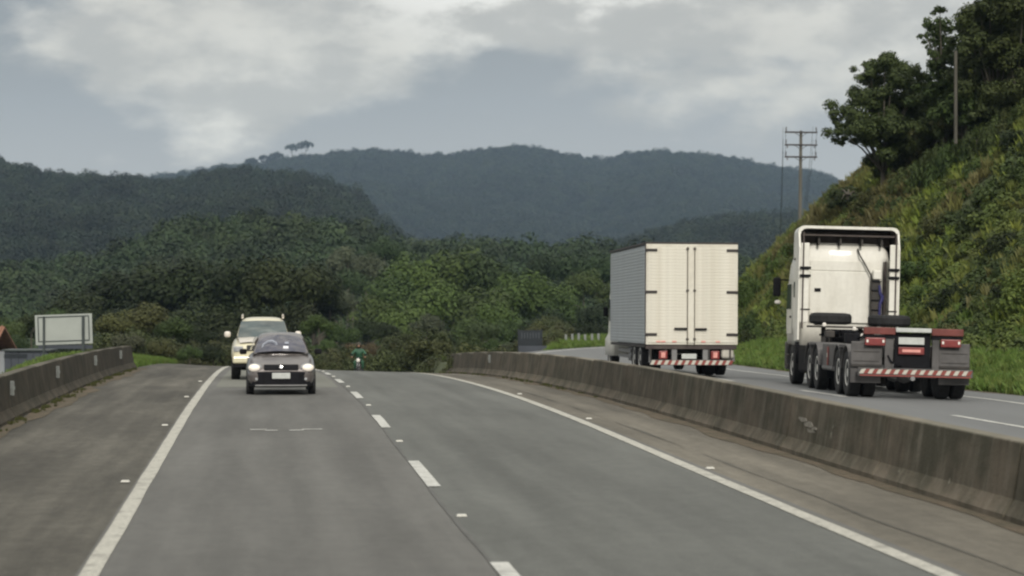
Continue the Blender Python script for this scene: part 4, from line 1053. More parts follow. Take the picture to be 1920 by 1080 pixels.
# ------------------------------------------------------------------ motorcycle and rider, half hidden by the crest
def build_rider():
    X0, Y0 = -8.2, 120.0
    l, s = to_lat(X0, Y0); z0 = zL(l, s)
    m = thing('motorcycle', 'small motorcycle coming up behind the crest under a rider in green', 'motorcycle', (X0, Y0, z0))
    for y in (-.65, .65): make_wheel(.30, .10, .22, M['rim'], m, 0, y, side=-1)
    MB().path([(-.05, -.65, .3), (-.05, -.48, .85), (-.04, -.42, 1.0)], [.025] * 3).build('fork', M['chrome'], m)
    MB().path([(.05, -.65, .3), (.05, -.48, .85), (.04, -.42, 1.0)], [.025] * 3).build('fork', M['chrome'], m)
    MB().path([(-.36, -.30, 1.05), (-.2, -.42, 1.02), (.2, -.42, 1.02), (.36, -.30, 1.05)], [.018] * 4).build('handlebar', M['black'], m)
    MB().lathe_z([(.02, -.05), (.09, -.02), (.10, .03), (.05, .07)], 14).build('headlight', M['lamp_white'], m).matrix_local = Matrix.Translation((0, -.58, .88)) @ Matrix.Rotation(radians(90), 4, 'X')
    MB().b2((-.13, -.38, .72), (.13, .10, .92)).build('fuel_tank', M['black'], m, bevel=.06, seg=3)
    MB().b2((-.13, .10, .74), (.13, .72, .83)).build('seat', M['black'], m, bevel=.03)
    MB().b2((-.14, -.25, .30), (.14, .25, .68)).build('engine', M['chassis'], m, bevel=.04)
    for sd in (-1, 1): MB().b2((sd * .30, -.34, 1.14), (sd * .42, -.32, 1.22)).build('mirror', M['black'], m, bevel=.015)
    p = thing('person', 'rider in a green rain jacket and dark helmet on a motorcycle behind the crest', 'person', (X0, Y0, z0))
    P = [(0, .22, .86), (0, .20, 1.05), (0, .12, 1.28), (0, .08, 1.42), (0, .06, 1.50), (0, .03, 1.60),
         (-.20, .10, 1.38), (-.36, -.05, 1.20), (-.35, -.28, 1.07), (.20, .10, 1.38), (.36, -.05, 1.20), (.35, -.28, 1.07),
         (-.12, .20, .84), (-.20, -.18, .78), (-.20, -.02, .40), (.12, .20, .84), (.20, -.18, .78), (.20, -.02, .40)]
    E = [(0, 1), (1, 2), (2, 3), (3, 4), (4, 5), (3, 6), (6, 7), (7, 8), (3, 9), (9, 10), (10, 11), (0, 12), (12, 13), (13, 14), (0, 15), (15, 16), (16, 17)]
    R = [.17, .19, .22, .15, .06, .09, .11, .085, .06, .11, .085, .06, .11, .095, .065, .11, .095, .065]
    me = bpy.data.meshes.new('body'); me.from_pydata(P, E, []); o = bpy.data.objects.new('body', me); COL.objects.link(o); o.parent = p
    sk = o.modifiers.new('skin', 'SKIN'); 
    for i, r in enumerate(R): me.skin_vertices[0].data[i].radius = (r, r * .85)
    me.skin_vertices[0].data[0].use_root = True
    sb = o.modifiers.new('sub', 'SUBSURF'); sb.levels = 1; sb.render_levels = 2
    me.materials.append(M['jacket'])
    MB().lathe_z([(.02, .16), (.08, .15), (.13, .09), (.145, 0), (.13, -.08), (.10, -.14)], 18, (0, .02, 1.66)).build('helmet', M['helmet'], p, smooth=True)
    MB().lathe_z([(.03, -.10), (.085, -.06), (.10, 0), (.08, .04)], 12, (0, -.035, 1.65)).build('face', M['skin'], p, smooth=True)
    for sd in (-1, 1):
        h = MB()
        h.box((sd * .35, -.31, 1.06), (.09, .09, .05))
        for k in range(4): h.path([(sd * (.315 + .024 * k), -.34, 1.07), (sd * (.315 + .024 * k), -.385, 1.055), (sd * (.315 + .024 * k), -.375, 1.02)], [.012, .011, .009], 5)
        h.path([(sd * .30, -.30, 1.05), (sd * .285, -.34, 1.03)], [.013, .011], 5)
        h.build('hand', M['skin'], p)
        MB().b2((sd * .16, -.12, .28), (sd * .25, .12, .38)).build('boot', M['cloth_dark'], p, bevel=.02)
build_rider()

# ------------------------------------------------------------------ signs, poles, fence, house
def build_signs():
    X, Y = (120 - 960) / 4200 * 115, 115
    zg = zground_xy(X, Y)
    t = thing('road_sign', 'large blank white back of a road sign on two dark posts beyond the left barrier', 'sign', (X, Y, 0), radians(-6))
    p = MB().b2((-1.50, -.02, -.49), (1.50, .02, 1.05)); b = p.build('sign_panel', M['sign_back'], t)
    b.rotation_euler = (0, radians(-2), 0)
    f = MB()
    for (a, c) in (((-1.36, -.05, .91), (1.36, -.022, .96)), ((-1.36, -.05, -.34), (1.36, -.022, -.29)), ((-1.36, -.05, -.28), (-1.31, -.022, .90)), ((1.31, -.05, -.28), (1.36, -.022, .90))): f.b2(a, c)
    fo = f.build('stiffening_frame', M['steel_dark'], t); fo.rotation_euler = (0, radians(-2), 0)
    for x, w in ((-1.03, .055), (1.04, .07)): MB().b2((x - w, -.13, zg - .3), (x + w, -.052, .94)).build('post', M['steel_dark'], t)
    MB().b2((-1.35, .0, -.72), (1.5, .03, -.52)).build('lower_panel', M['shed'], t)
    # dark board near the far fence
    X, Y = (995 - 960) / 4200 * 112, 112
    t = thing('notice_board', 'dark blue board with faint pale upright bars beyond the median barrier', 'sign', (X, Y, .60)); t.scale = (.75, .75, .75)
    MB().b2((-.80, 0, -1.45), (.72, .05, -.42)).build('board', M['board_blue'], t, bevel=.01)
    MB().b2((-.86, -.02, -2.9), (-.78, .04, -.36)).build('post', M['board_blue'], t)
    MB().b2((.70, -.02, -2.9), (.78, .04, -.36)).build('post', M['board_blue'], t)
    for k in range(7): MB().b2((-.62 + k * .19, -.02, -.98 + .02 * (k % 3)), (-.56 + k * .19, -.004, -.56 - .03 * (k % 2))).build('pale_bar', M['bar_pale'], t)
    MB().b2((-.80, -.03, -2.9), (1.6, .0, -1.45)).build('kerb_wall', M['shed'], t)
build_signs()

def grass_at(px, py, D): return ((px - 960) / 4200 * D, D, 2.4 + (540 - py) / 4200 * D)
def build_fence():
    for k, px in enumerate((1061, 1073, 1085, 1097, 1110, 1122)):
        D = 128 + k * 0.6
        x, y, z = grass_at(px, 640, D)
        zg = min(zground_xy(x, y), z)
        mb = MB(); mb.b2((-.07, -.06, zg - .3), (.07, .06, 2.4 + (540 - 627 + (k % 3)) / 4200 * D)); mb.b2((-.09, -.08, zg - .3), (.09, .08, zg + .1))
        o = mb.build('fence_post', M['fence_white'], bevel=.02); o.location = (x, y, 0)
        tag(o, ['leftmost white post of the short row', 'second white post from the left in the short row', 'third white post from the left in the short row', 'fourth white post from the left in the short row', 'fifth white post from the left in the short row', 'rightmost white post of the short row'][k] + ' above the far green bank', 'post', 'white posts above the far grass bank')
    x, y, z = grass_at(1078, 662, 112)
    zg = zground_xy(x, y)
    mb = MB().b2((-.16, -.1, min(zg, z - .3)), (.16, .1, z + .10)); o = mb.build('marker_stone', M['refl_white'], bevel=.05, seg=3); o.location = (x, y, 0)
    tag(o, 'small bright white marker stone showing just over the median barrier', 'marker')
build_fence()

def utility_pole(X, Y, top, label, lean=0.0, group=None):
    zg = min(zground_xy(X, Y), 2.0)
    t = thing('utility_pole', label, 'utility pole', (X, Y, zg))
    t.rotation_euler = (0, lean, 0)
    H = top - zg
    MB().tube((0, 0, -1.0), (0, 0, H + .12), .20, .11, 12).build('pole_shaft', M['pole'], t, smooth=True)
    pts = []
    for k, dz in enumerate((0.0, -.95, -1.85)):
        MB().b2((-1.22, -.20, H + dz - .07), (1.22, -.10, H + dz + .05)).build('crossarm', M['crossarm'], t, bevel=.01)
        for sd in (-1, 1):
            i = MB().lathe_z([(.02, 0), (.03, .12), (.075, .14), (.03, .18), (.07, .21), (.03, .25), (.06, .29), (.02, .34)], 10, (sd * 1.12, -.15, H + dz + .05)); i.build('insulator', M['insul'], t)
            if k: MB().lathe_z([(.02, 0), (.06, -.04), (.03, -.08), (.06, -.12), (.02, -.18)], 10, (sd * 1.02, -.15, H + dz - .07)).build('insulator', M['insul'], t)
            pts.append(Vector((sd * 1.12, -.15, H + dz + .4)))
            MB().tube((sd * .45, -.12, H + dz - .05), (0, -.1, H + dz - .35), .02, n=5).build('arm_brace', M['crossarm'], t)
    MB().path([(-1.17, -.22, H + .2), (-1.17, -.25, H - .9), (-1.19, -.22, H - 1.8)], [.014] * 3, 5).build('jumper_wire', M['crossarm'], t)
    MB().path([(1.17, -.22, H + .2), (1.10, -.25, H - .9), (1.02, -.22, H - 2.0)], [.014] * 3, 5).build('jumper_wire', M['crossarm'], t)
    return [Vector((X, Y, zg)) + p for p in pts]
near_pts = utility_pole((1496 - 960) / 4200 * 168, 168, 2.4 + (540 - 248) / 4200 * 168, 'tall utility pole with three crossarms behind the white tractor', lean=radians(.6))
far_pts = utility_pole((1474 - 960) / 4200 * 330, 330, 2.4 + (540 - 452) / 4200 * 330, 'distant utility pole between the two trucks, mostly hidden')
def build_wires():
    names = ['left top', 'right top', 'left middle', 'right middle', 'left bottom', 'right bottom']
    for k, (a, b) in enumerate(zip(near_pts, far_pts)):
        pts = []
        for j in range(17):
            u = j / 16; p = a.lerp(b, u); p.z -= 4 * 3.0 * u * (1 - u); pts.append(p)
        mb = MB().path(pts, [.013] * 17, 4)
        o = mb.build('power_line', M['crossarm']); tag(o, f'thin power line running away from the {names[k]} end of the pole crossarms', 'power line', 'power lines behind the tractor')
build_wires()

def build_house():
    D = 150; X = (22 - 960) / 4200 * D - 1.25
    t = thing('house', 'white house with orange tiled roof at the far left edge', 'house', (X, D, 0))
    zg = -4.2; ze = 2.4 - (663 - 540) / 4200 * D; zr = 2.4 - (634 - 540) / 4200 * D
    MB().b2((-7.5, 0, zg), (-.42, 7, ze)).build('wall', M['housewall'], t)
    r = MB().add([(-8.0, -.5, ze - .05), (0, -.5, ze - .05), (0, 3.5, zr + .6), (-8.0, 3.5, zr + .6), (-8.0, 7.5, ze - .05), (0, 7.5, ze - .05),
                  (-8.0, -.5, ze + .07), (0, -.5, ze + .07), (0, 3.5, zr + .72), (-8.0, 3.5, zr + .72), (-8.0, 7.5, ze + .07), (0, 7.5, ze + .07)],
                 [(0, 1, 2, 3), (3, 2, 5, 4), (6, 9, 8, 7), (9, 10, 11, 8), (0, 6, 7, 1), (4, 5, 11, 10), (1, 7, 8, 2), (2, 8, 11, 5), (0, 3, 9, 6), (3, 4, 10, 9)])
    rf = r.build('roof', M['roof_tile'], t)
    base = None
    for k in range(26):
        x = -7.95 + k * .31
        for (ya, za, yb, zb) in ((-.52, ze + .09, 3.5, zr + .74),):
            if base is None:
                o = MB().tube((0, ya, za), (0, yb, zb), .06, n=8).build('roof_tile', M['roof_tile'], rf); base = o.data
            else: o = inst('roof_tile', base, rf)
            o.location = (x, 0, 0)
    f = MB().b2((-3.2, -.06, -2.9), (-2.0, .0, -1.9)).build('window', M['post_grey'], t)
    MB().b2((-3.1, -.075, -2.8), (-2.1, -.065, -2.0)).build('pane', M['glass'], f)
    MB().tube((-.12, -.6, zr + .1), (-.12, -.6, zr + .4), .09, n=8).build('finial', M['refl_white'], t)
    # low dark-walled shed right of the house
    D = 142; X = (48 - 960) / 4200 * D
    t = thing('shed', 'long low blue-grey shed between the house and the white sign', 'shed', (X, D, 0))
    zt = 2.4 - (655 - 540) / 4200 * D; zb = 2.4 - (684 - 540) / 4200 * D
    for k in range(6): MB().b2((-1.35 + k * .46, 0, zb - 1.2), (-1.35 + k * .46 + .445, 2.2, zt - .12)).build('wall_panel', M['shed'], t, bevel=.01)
    MB().b2((-1.5, -.15, zt - .118), (1.6, 2.4, zt - .02)).build('roof', M['steel_dark'], t, bevel=.01)
    MB().b2((-1.36, -.03, zt - .55), (.1, -.002, zt - .30)).build('window_band', M['board_blue'], t)
build_house()

# ------------------------------------------------------------------ foliage
def leaves(clumps, per, leaf, rng, jit=0.26, flat=1.0, shell=(0.70, 1.05)):
    """many leaf-sized quads spread over clumps [(x,y,z,r)]"""
    C, Rr = [], []
    for (x, y, z, r) in clumps:
        n = max(6, int(per * (r ** 2))); C.append(np.repeat([[x, y, z]], n, 0)); Rr.append(np.full(n, r))
    C = np.concatenate(C); Rr = np.concatenate(Rr); n = len(C)
    d = rng.normal(size=(n, 3)); d[:, 2] += 0.25; d /= np.linalg.norm(d, axis=1)[:, None]
    rad = rng.uniform(shell[0], shell[1], n) * Rr
    P = C + d * rad[:, None] * np.array([1, 1, flat])
    nrm = d + rng.normal(scale=jit, size=(n, 3)); nrm[:, 2] += .3; nrm /= np.linalg.norm(nrm, axis=1)[:, None]
    a = np.cross(nrm, rng.normal(size=(n, 3))); a /= np.linalg.norm(a, axis=1)[:, None]; b = np.cross(nrm, a)
    L1 = (leaf * rng.uniform(.6, 1.35, n))[:, None]; L2 = L1 * rng.uniform(.45, .8, n)[:, None]
    V = np.stack([P - a * L1, P - b * L2 * .9 + a * L1 * .1, P + a * L1, P + b * L2], 1).reshape(-1, 3)
    F = np.arange(4 * n).reshape(n, 4)
    return V, F, rng.uniform(0, 1, n)
def crown_mesh(name, kind, m, seed, per=1500, leaf=.050):
    rng = np.random.default_rng(seed); cl = []
    if kind == 'round':
        for i in range(22):
            d = rng.normal(size=3); d[2] = abs(d[2]) * 1.0 - .35; d /= np.linalg.norm(d); k = rng.uniform(.42, .72)
            cl.append((d[0] * k, d[1] * k, d[2] * k * .75 + .1, rng.uniform(.22, .46)))
    elif kind == 'umbrella':
        for i in range(30):
            a = rng.uniform(0, 2 * pi); k = sqrt(rng.uniform(0, 1)) * .95
            cl.append((k * cos(a), k * sin(a), .45 - .30 * k * k + rng.uniform(-.06, .10), rng.uniform(.14, .24)))
        for i in range(8):
            a = rng.uniform(0, 2 * pi); k = rng.uniform(.2, .6); cl.append((k * cos(a), k * sin(a), rng.uniform(-.1, .2), rng.uniform(.14, .22)))
    elif kind == 'tall':
        for i in range(34):
            z = rng.uniform(-.8, 1.1); w = .62 * sqrt(max(.05, 1 - (z / 1.25) ** 2)); a = rng.uniform(0, 2 * pi); k = rng.uniform(.4, 1) * w
            cl.append((k * cos(a), k * sin(a), z, rng.uniform(.17, .32)))
    elif kind == 'shrub':
        for i in range(26):
            a = rng.uniform(0, 2 * pi); k = sqrt(rng.uniform(0, 1)) * .8
            cl.append((k * cos(a), k * sin(a), rng.uniform(.05, .75) * (1.05 - k * .6), rng.uniform(.16, .32)))
    elif kind == 'puff':
        for i in range(9):
            a = rng.uniform(0, 2 * pi); k = rng.uniform(0, .6); cl.append((k * cos(a), k * sin(a), rng.uniform(0, .5), rng.uniform(.25, .45)))
    V, F, lv = leaves(cl, per, leaf, rng)
    return np_mesh(name, V, F, m, lv)
def trunk_mesh(name, seed, h=1.0, forks=4, r=.05):
    rng = random.Random(seed); mb = MB()
    p = Vector((0, 0, -.15)); pts = [p.copy()]
    for k in range(5):
        p = p + Vector((rng.uniform(-.05, .05), rng.uniform(-.05, .05), (h + .15) / 5)); pts.append(p.copy())
    mb.path(pts, [r * 1.35, r * 1.1, r, r * .9, r * .75, r * .6], 7)
    for k in range(forks):
        q = pts[3 + k % 3]; a = 2 * pi * k / forks + rng.uniform(-.4, .4); ln = rng.uniform(.35, .6)
        m1 = q + Vector((cos(a) * ln * .5, sin(a) * ln * .5, ln * .12)); m2 = m1 + Vector((cos(a + .3) * ln * .5, sin(a + .3) * ln * .5, ln * .10))
        mb.path([q, m1, m2], [r * .55, r * .38, r * .18], 5)
    me = bpy.data.meshes.new(name); me.from_pydata(mb.v, [], mb.f); me.materials.append(M['bark']); return me

CROWN = {}
for kd, ns in (('round', 4), ('umbrella', 2), ('tall', 2), ('shrub', 4)):
    for i in range(ns): CROWN[(kd, i)] = crown_mesh('crown', kd, M['leaf_mid'], 100 + i + 10 * len(kd))
CN = {'round': 4, 'umbrella': 2, 'tall': 2, 'shrub': 4}
TRUNK = [trunk_mesh('trunk', i) for i in range(4)]
rnd = random.Random(11)

def tree(X, Y, top, R, m, label, group=None, kd='round', name='tree', base=None, sq=None):
    """crown of radius R whose top stands at height top"""
    zg = base if base is not None else (zground_xy(X, Y) if Y < 240 else zhill(X, Y))
    t = thing(name, label, 'tree', (X, Y, zg), rnd.uniform(0, 6.28), group)
    v = rnd.randrange(CN[kd]); zs = (sq or 1.0) * R
    ctop = {'round': .98, 'umbrella': .68, 'tall': 1.35, 'shrub': 1.0}[kd] * zs
    H = top - zg; cz = H - ctop
    inst('trunk', TRUNK[rnd.randrange(4)], t, sc=(max(.6, R * .9), max(.6, R * .9), max(.3, cz + .02 * zs)), m=M['bark'])
    inst('crown', CROWN[(kd, v)], t, loc=(0, 0, cz), sc=(R, R, zs), m=m)
    return t
def shrub(X, Y, R, h, m, label, group=None, zg=None):
    zg = zground_xy(X, Y) if zg is None else zg
    t = thing('shrub', label, 'shrub', (X, Y, zg - .15), rnd.uniform(0, 6.28), group)
    inst('foliage', CROWN[('shrub', rnd.randrange(4))], t, sc=(R, R, h), m=m)
    s = MB()
    inst('stem', TRUNK[rnd.randrange(4)], t, sc=(R * .5, R * .5, h * .5), m=M['bark'])
    return t
def scr(px, py, D): return ((px - 960) / 4200 * D, 2.4 + (540 - py) / 4200 * D)

def build_trees():
    # A: dark clump behind the cars
    G = 'dark trees behind the cars'
    for k, (px, py, D, rp) in enumerate(((140, 540, 200, 62), (210, 500, 205, 72), (280, 486, 205, 78), (345, 472, 200, 80), (410, 482, 205, 75), (470, 474, 195, 72), (530, 472, 190, 74), (585, 486, 195, 62), (620, 540, 200, 40),
                                         (120, 590, 190, 50), (255, 560, 195, 60), (380, 560, 190, 70), (455, 560, 188, 62), (545, 560, 186, 55), (330, 600, 180, 50), (420, 610, 176, 50), (510, 605, 174, 45))):
        x, z = scr(px, py, D); R = rp / 4200 * D
        tree(x, D, z, R * 1.15, M['leaf_dark'], 'dark rounded tree in the clump behind the cars', G, 'round', sq=.95)
    # B: brownish bushes between sign and cars
    spec = [((215, 578, 132, 48), 'leaf_olive', 'olive brown bushy tree right of the white sign'), ((275, 562, 134, 58), 'leaf_olive', 'wide olive brown tree behind the end of the left barrier'),
            ((325, 590, 128, 42), 'leaf_mid', 'green bushy tree just left of the cream car'), ((365, 600, 136, 45), 'leaf_dark', 'dark bushy tree beside the cream car'),
            ((240, 620, 122, 36), 'leaf_grey', 'pale low bushy tree just above the left barrier end'), ((300, 632, 120, 34), 'leaf_olive', 'low olive bush over the bright grass mound'),
            ((195, 625, 126, 28), 'leaf_dark', 'small dark bush touching the right side of the white sign'), ((400, 640, 118, 34), 'leaf_dark', 'low dark bush right behind the cream car'),
            ((355, 645, 116, 28), 'leaf_mid', 'low green bush at the right end of the grass mound')]
    for (px, py, D, rp), mk, lb in spec:
        x, z = scr(px, py, D); tree(x, D, z, rp / 4200 * D, M[mk], lb, None, 'round', sq=.85)
    for k, (px, py, D, rp, mk) in enumerate(((20, 592, 175, 40, 'leaf_mid'), (60, 580, 180, 45, 'leaf_dark'), (100, 572, 178, 40, 'leaf_mid'), (150, 578, 176, 38, 'leaf_dark'), (-20, 600, 178, 45, 'leaf_mid'), (-70, 590, 180, 50, 'leaf_mid'),
                                             (30, 625, 162, 30, 'leaf_mid'), (95, 640, 160, 26, 'leaf_dark'), (135, 640, 158, 26, 'leaf_dark'))):
        x, z = scr(px, py, D); tree(x, D, z, rp / 4200 * D, M[mk], 'green tree behind the white sign and house', 'trees behind the sign and house', 'round')
    # C: big light green trees in the middle
    G = 'large light green trees in the middle'
    for k, (px, py, D, rp) in enumerate(((745, 500, 235, 50), (790, 468, 240, 58), (850, 456, 240, 62), (905, 468, 238, 55), (965, 500, 232, 60), (1020, 508, 230, 50), (1055, 545, 228, 42), (700, 545, 225, 45), (830, 520, 225, 62), (900, 530, 222, 60), (760, 560, 218, 50))):
        x, z = scr(px, py, D); tree(x, D, z, rp * 1.3 / 4200 * D, M['leaf_light' if k % 3 else 'leaf_mid'], 'large light green tree in the middle grove', G, 'round')
    for k, (px, py, D, rp, mk, lb) in enumerate(((1095, 500, 250, 45, 'leaf_mid', 0), (1130, 470, 262, 50, 'leaf_forest', 0), (1080, 470, 268, 48, 'leaf_forest', 0), (1120, 560, 222, 45, 'leaf_forest', 0), (1160, 520, 240, 50, 'leaf_mid', 0), (1030, 575, 205, 40, 'leaf_forest', 0),
                                                 (1000, 600, 190, 36, 'leaf_dark', 0), (1060, 598, 180, 36, 'leaf_dark', 0), (1110, 596, 182, 38, 'leaf_dark', 0), (1150, 600, 184, 36, 'leaf_forest', 0), (1200, 560, 230, 60, 'leaf_mid', 0), (1250, 520, 260, 60, 'leaf_mid', 0), (1320, 540, 250, 60, 'leaf_mid', 0))):
        x, z = scr(px, py, D); tree(x, D, z, rp / 4200 * D, M[mk], 'dark leafy tree left of or behind the box truck', 'trees left of and behind the box truck', 'round')
    for k, (px, py, D, rp, mk) in enumerate(((660, 500, 250, 40, 'leaf_forest'), (640, 540, 230, 38, 'leaf_grey'), (690, 590, 200, 40, 'leaf_dark'), (640, 600, 195, 36, 'leaf_mid'), (740, 610, 190, 38, 'leaf_mid'), (960, 590, 198, 45, 'leaf_mid'), (880, 590, 200, 45, 'leaf_mid'), (930, 560, 208, 50, 'leaf_light'), (820, 610, 190, 38, 'leaf_forest'), (590, 560, 205, 45, 'leaf_dark'),
                                             (690, 470, 280, 42, 'leaf_grey'), (720, 440, 300, 42, 'leaf_forest'), (650, 455, 290, 45, 'leaf_grey'), (1010, 470, 275, 45, 'leaf_forest'))):
        x, z = scr(px, py, D); tree(x, D, z, rp / 4200 * D, M[mk], 'medium tree in the hollow beyond the crest', 'trees in the hollow beyond the crest', 'round')
    # D: shrubs and small trees right behind the crest
    spec = [((598, 585, 150, 36), 'leaf_light', 'bright green shrubby tree right of the grey car'), ((570, 640, 142, 26), 'leaf_mid', 'green bush close right of the grey car'),
            ((610, 632, 140, 28), 'leaf_mid', 'mid green bush left of the motorcycle rider'), ((640, 645, 138, 20), 'leaf_dark', 'small dark bush beside the motorcycle rider'),
            ((800, 583, 165, 40), 'leaf_grey', 'pale green broad-crowned tree beyond the crest'), ((780, 628, 150, 34), 'leaf_grey', 'pale bush under the pale broad-crowned tree'),
            ((700, 640, 146, 26), 'leaf_brown', 'dry brown bush right of the motorcycle rider'), ((740, 652, 142, 24), 'leaf_olive', 'low olive bush among the dry ones behind the crest'),
            ((665, 640, 150, 24), 'leaf_brown', 'dry brown bush directly behind the motorcycle rider'), ((835, 640, 146, 30), 'leaf_mid', 'green bush near the far end of the median barrier'),
            ((770, 668, 132, 20), 'leaf_dark', 'low dark bush touching the crest of the road'), ((830, 664, 134, 20), 'leaf_light', 'low fresh green bush at the foot of the median barrier end'),
            ((880, 625, 160, 34), 'leaf_mid', 'rounded green tree over the far barrier'), ((930, 630, 158, 30), 'leaf_mid', 'second rounded green tree over the far barrier'),
            ((725, 672, 130, 16), 'leaf_olive', 'small olive tuft just above the road crest'), ((955, 640, 156, 22), 'leaf_grey', 'pale bush left of the dark blue board'),
            ((1040, 622, 150, 26), 'leaf_dark', 'dark bush between the blue board and the white posts'), ((905, 596, 175, 36), 'leaf_forest', 'dark rounded tree above the far barrier'), ((720, 600, 170, 34), 'leaf_dark', 'dark tree behind the dry bushes')]
    for (px, py, D, rp), mk, lb in spec:
        x, z = scr(px, py, D); tree(x, D, z, rp / 4200 * D, M[mk], lb, None, 'round', sq=.85)
    # umbrella trees standing on the far ridge
    for k, (px, py, rp, lb) in enumerate(((573, 263, 16, 'taller umbrella-shaped tree standing alone on the far ridge'), (548, 269, 14, 'lower umbrella-shaped tree left of the tallest one on the ridge'),
                                          (518, 284, 15, 'small flat tree on the ridge left of the umbrella trees'), (496, 290, 14, 'middle one of three flat trees on the ridge slope'), (472, 295, 13, 'leftmost flat tree on the ridge slope'))):
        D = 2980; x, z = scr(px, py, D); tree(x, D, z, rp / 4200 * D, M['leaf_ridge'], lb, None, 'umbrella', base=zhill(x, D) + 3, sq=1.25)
build_trees()

# bank on the right: skyline trees made of their own boughs
def bough_tree(base_px, D, clumps, m, label, leaf=.075, per=1500, seed=1, limbs=True, thick=.10):
    rng = np.random.default_rng(seed); X0, _ = scr(base_px[0], 0, D); zg = zground_xy(X0, D)
    t = thing('tree', label, 'tree', (X0, D, zg))
    cl = []; mb = MB()
    cent = []
    for (px, py, rp) in clumps:
        x, z = scr(px, py, D); r = rp / 4200 * D; dy = rng.uniform(-1.5, 1.5)
        cent.append(Vector((x - X0, dy, z - zg)))
        for j in range(8):
            o = rng.normal(scale=.62, size=3) * r
            cl.append((x - X0 + o[0] * 1.2, dy + o[1], z - zg + o[2] * .7, r * rng.uniform(.48, .80)))
    V, F, lv = leaves(cl, per, leaf, rng, flat=.8, shell=(.3, 1.05))
    inst('crown', np_mesh('crown', V, F, m, lv), t)
    hub = Vector((sum(c.x for c in cent) / len(cent) * .6, 0, max(1.0, min(c.z for c in cent) * .9)))
    mb.path([Vector((0, 0, -.6)), hub * .5, hub], [thick * 1.4, thick * 1.15, thick], 7)
    for c in cent:
        mid = hub.lerp(c, .5) + Vector((0, 0, .2)); mb.path([hub, mid, c], [thick * .6, thick * .4, thick * .15], 5)
    mb.build('trunk', M['bark'], t)
    return t
bough_tree((1655, 340), 106, [(1600, 245, 28), (1572, 252, 14), (1640, 240, 32), (1606, 205, 24), (1640, 190, 28), (1680, 215, 36), (1650, 122, 24), (1628, 146, 18), (1690, 135, 26), (1718, 142, 18), (1700, 180, 30), (1730, 200, 32), (1662, 280, 28), (1642, 302, 18), (1715, 250, 36), (1650, 325, 14), (1695, 290, 30), (1618, 225, 22), (1625, 258, 22), (1622, 175, 16), (1665, 160, 22), (1632, 128, 18), (1672, 130, 20), (1588, 230, 14), (1650, 260, 26), (1640, 215, 30), (1668, 185, 30), (1625, 165, 18), (1700, 155, 26), (1735, 170, 26), (1690, 240, 34), (1640, 120, 14)],
           M['leaf_bough'], 'dark spreading tree leaning left over the skyline of the right bank', seed=3)
bough_tree((1775, 230), 102, [(1765, 38, 20), (1746, 62, 14), (1778, 90, 18), (1742, 105, 12), (1760, 130, 18), (1800, 70, 22), (1733, 78, 9), (1790, 120, 18), (1770, 165, 20), (1745, 160, 12), (1752, 25, 10), (1752, 85, 12), (1770, 65, 14), (1748, 125, 12), (1760, 185, 22), (1785, 145, 20), (1752, 55, 14), (1765, 105, 16), (1745, 140, 18), (1738, 180, 22), (1795, 95, 20)],
           M['leaf_mid'], 'airy light-leaved tree with gaps of sky above the right bank', seed=5, per=650, leaf=.08)
bough_tree((1860, 170), 98, [(1832, 22, 26), (1850, 60, 30), (1880, 30, 36), (1912, 60, 38), (1850, -14, 26), (1900, -30, 40), (1945, 10, 45), (1880, 100, 34), (1925, 110, 36), (1840, 105, 26), (1815, 60, 20), (1822, 90, 24), (1860, 140, 34), (1900, 150, 36), (1862, 185, 30), (1900, 190, 34), (1866, 222, 24), (1905, 228, 26), (1830, 150, 28)],
           M['leaf_bough'], 'dark dense tree at the top right corner above the bank', seed=8)
bough_tree((1815, 220), 100, [(1815, 120, 26), (1800, 165, 30), (1840, 160, 32), (1780, 205, 26), (1820, 205, 30)], M['leaf_mid'], 'mid green tree below the airy tree on the right bank', seed=9)
bough_tree((1870, 240), 99, [(1850, 180, 34), (1890, 190, 34), (1930, 180, 34), (1830, 210, 28), (1870, 225, 30), (1910, 235, 30)], M['leaf_mid'], 'broad mid green tree at the right edge above the bank', seed=21)
bough_tree((1800, 260), 101, [(1795, 225, 26), (1825, 240, 26), (1770, 245, 22), (1850, 260, 24)], M['leaf_olive'], 'olive brownish low tree around the pale post on the bank', seed=22)
bough_tree((1905, 130), 97, [(1870, 60, 40), (1905, 20, 44), (1930, 80, 44), (1885, 110, 36), (1960, 40, 50), (1905, 160, 34), (1900, 200, 30), (1935, 150, 40)], M['leaf_bough'], 'deep green tree filling the top right corner behind the dark one', seed=31)
bough_tree((1775, 300), 103, [(1760, 190, 26), (1790, 185, 26), (1750, 220, 26), (1810, 200, 26), (1735, 235, 24)], M['leaf_bough'], 'dark tree between the leaning tree and the pale post', seed=33)
bough_tree((1740, 290), 104, [(1745, 250, 26), (1765, 225, 26), (1730, 280, 22), (1775, 265, 26)], M['leaf_bough'], 'small dark tree tucked behind the leaning tree on the bank', seed=12)
bough_tree((1590, 392), 116, [(1578, 360, 14), (1596, 358, 14), (1572, 378, 13), (1596, 378, 14), (1610, 366, 8)], M['leaf_bough'], 'lone dark round tree on the skyline right of the utility pole', seed=14)

pst = MB().tube((0, 0, -1.5), (0, 0, 3.6), .10, .085, 10).build('concrete_post', M['pole']); 
_x, _z = scr(1792, 205, 96); pst.location = (_x, 96, _z - .3); pst.scale = (.8, .8, .78)
tag(pst, 'pale upright post standing among the trees on the right bank', 'post')

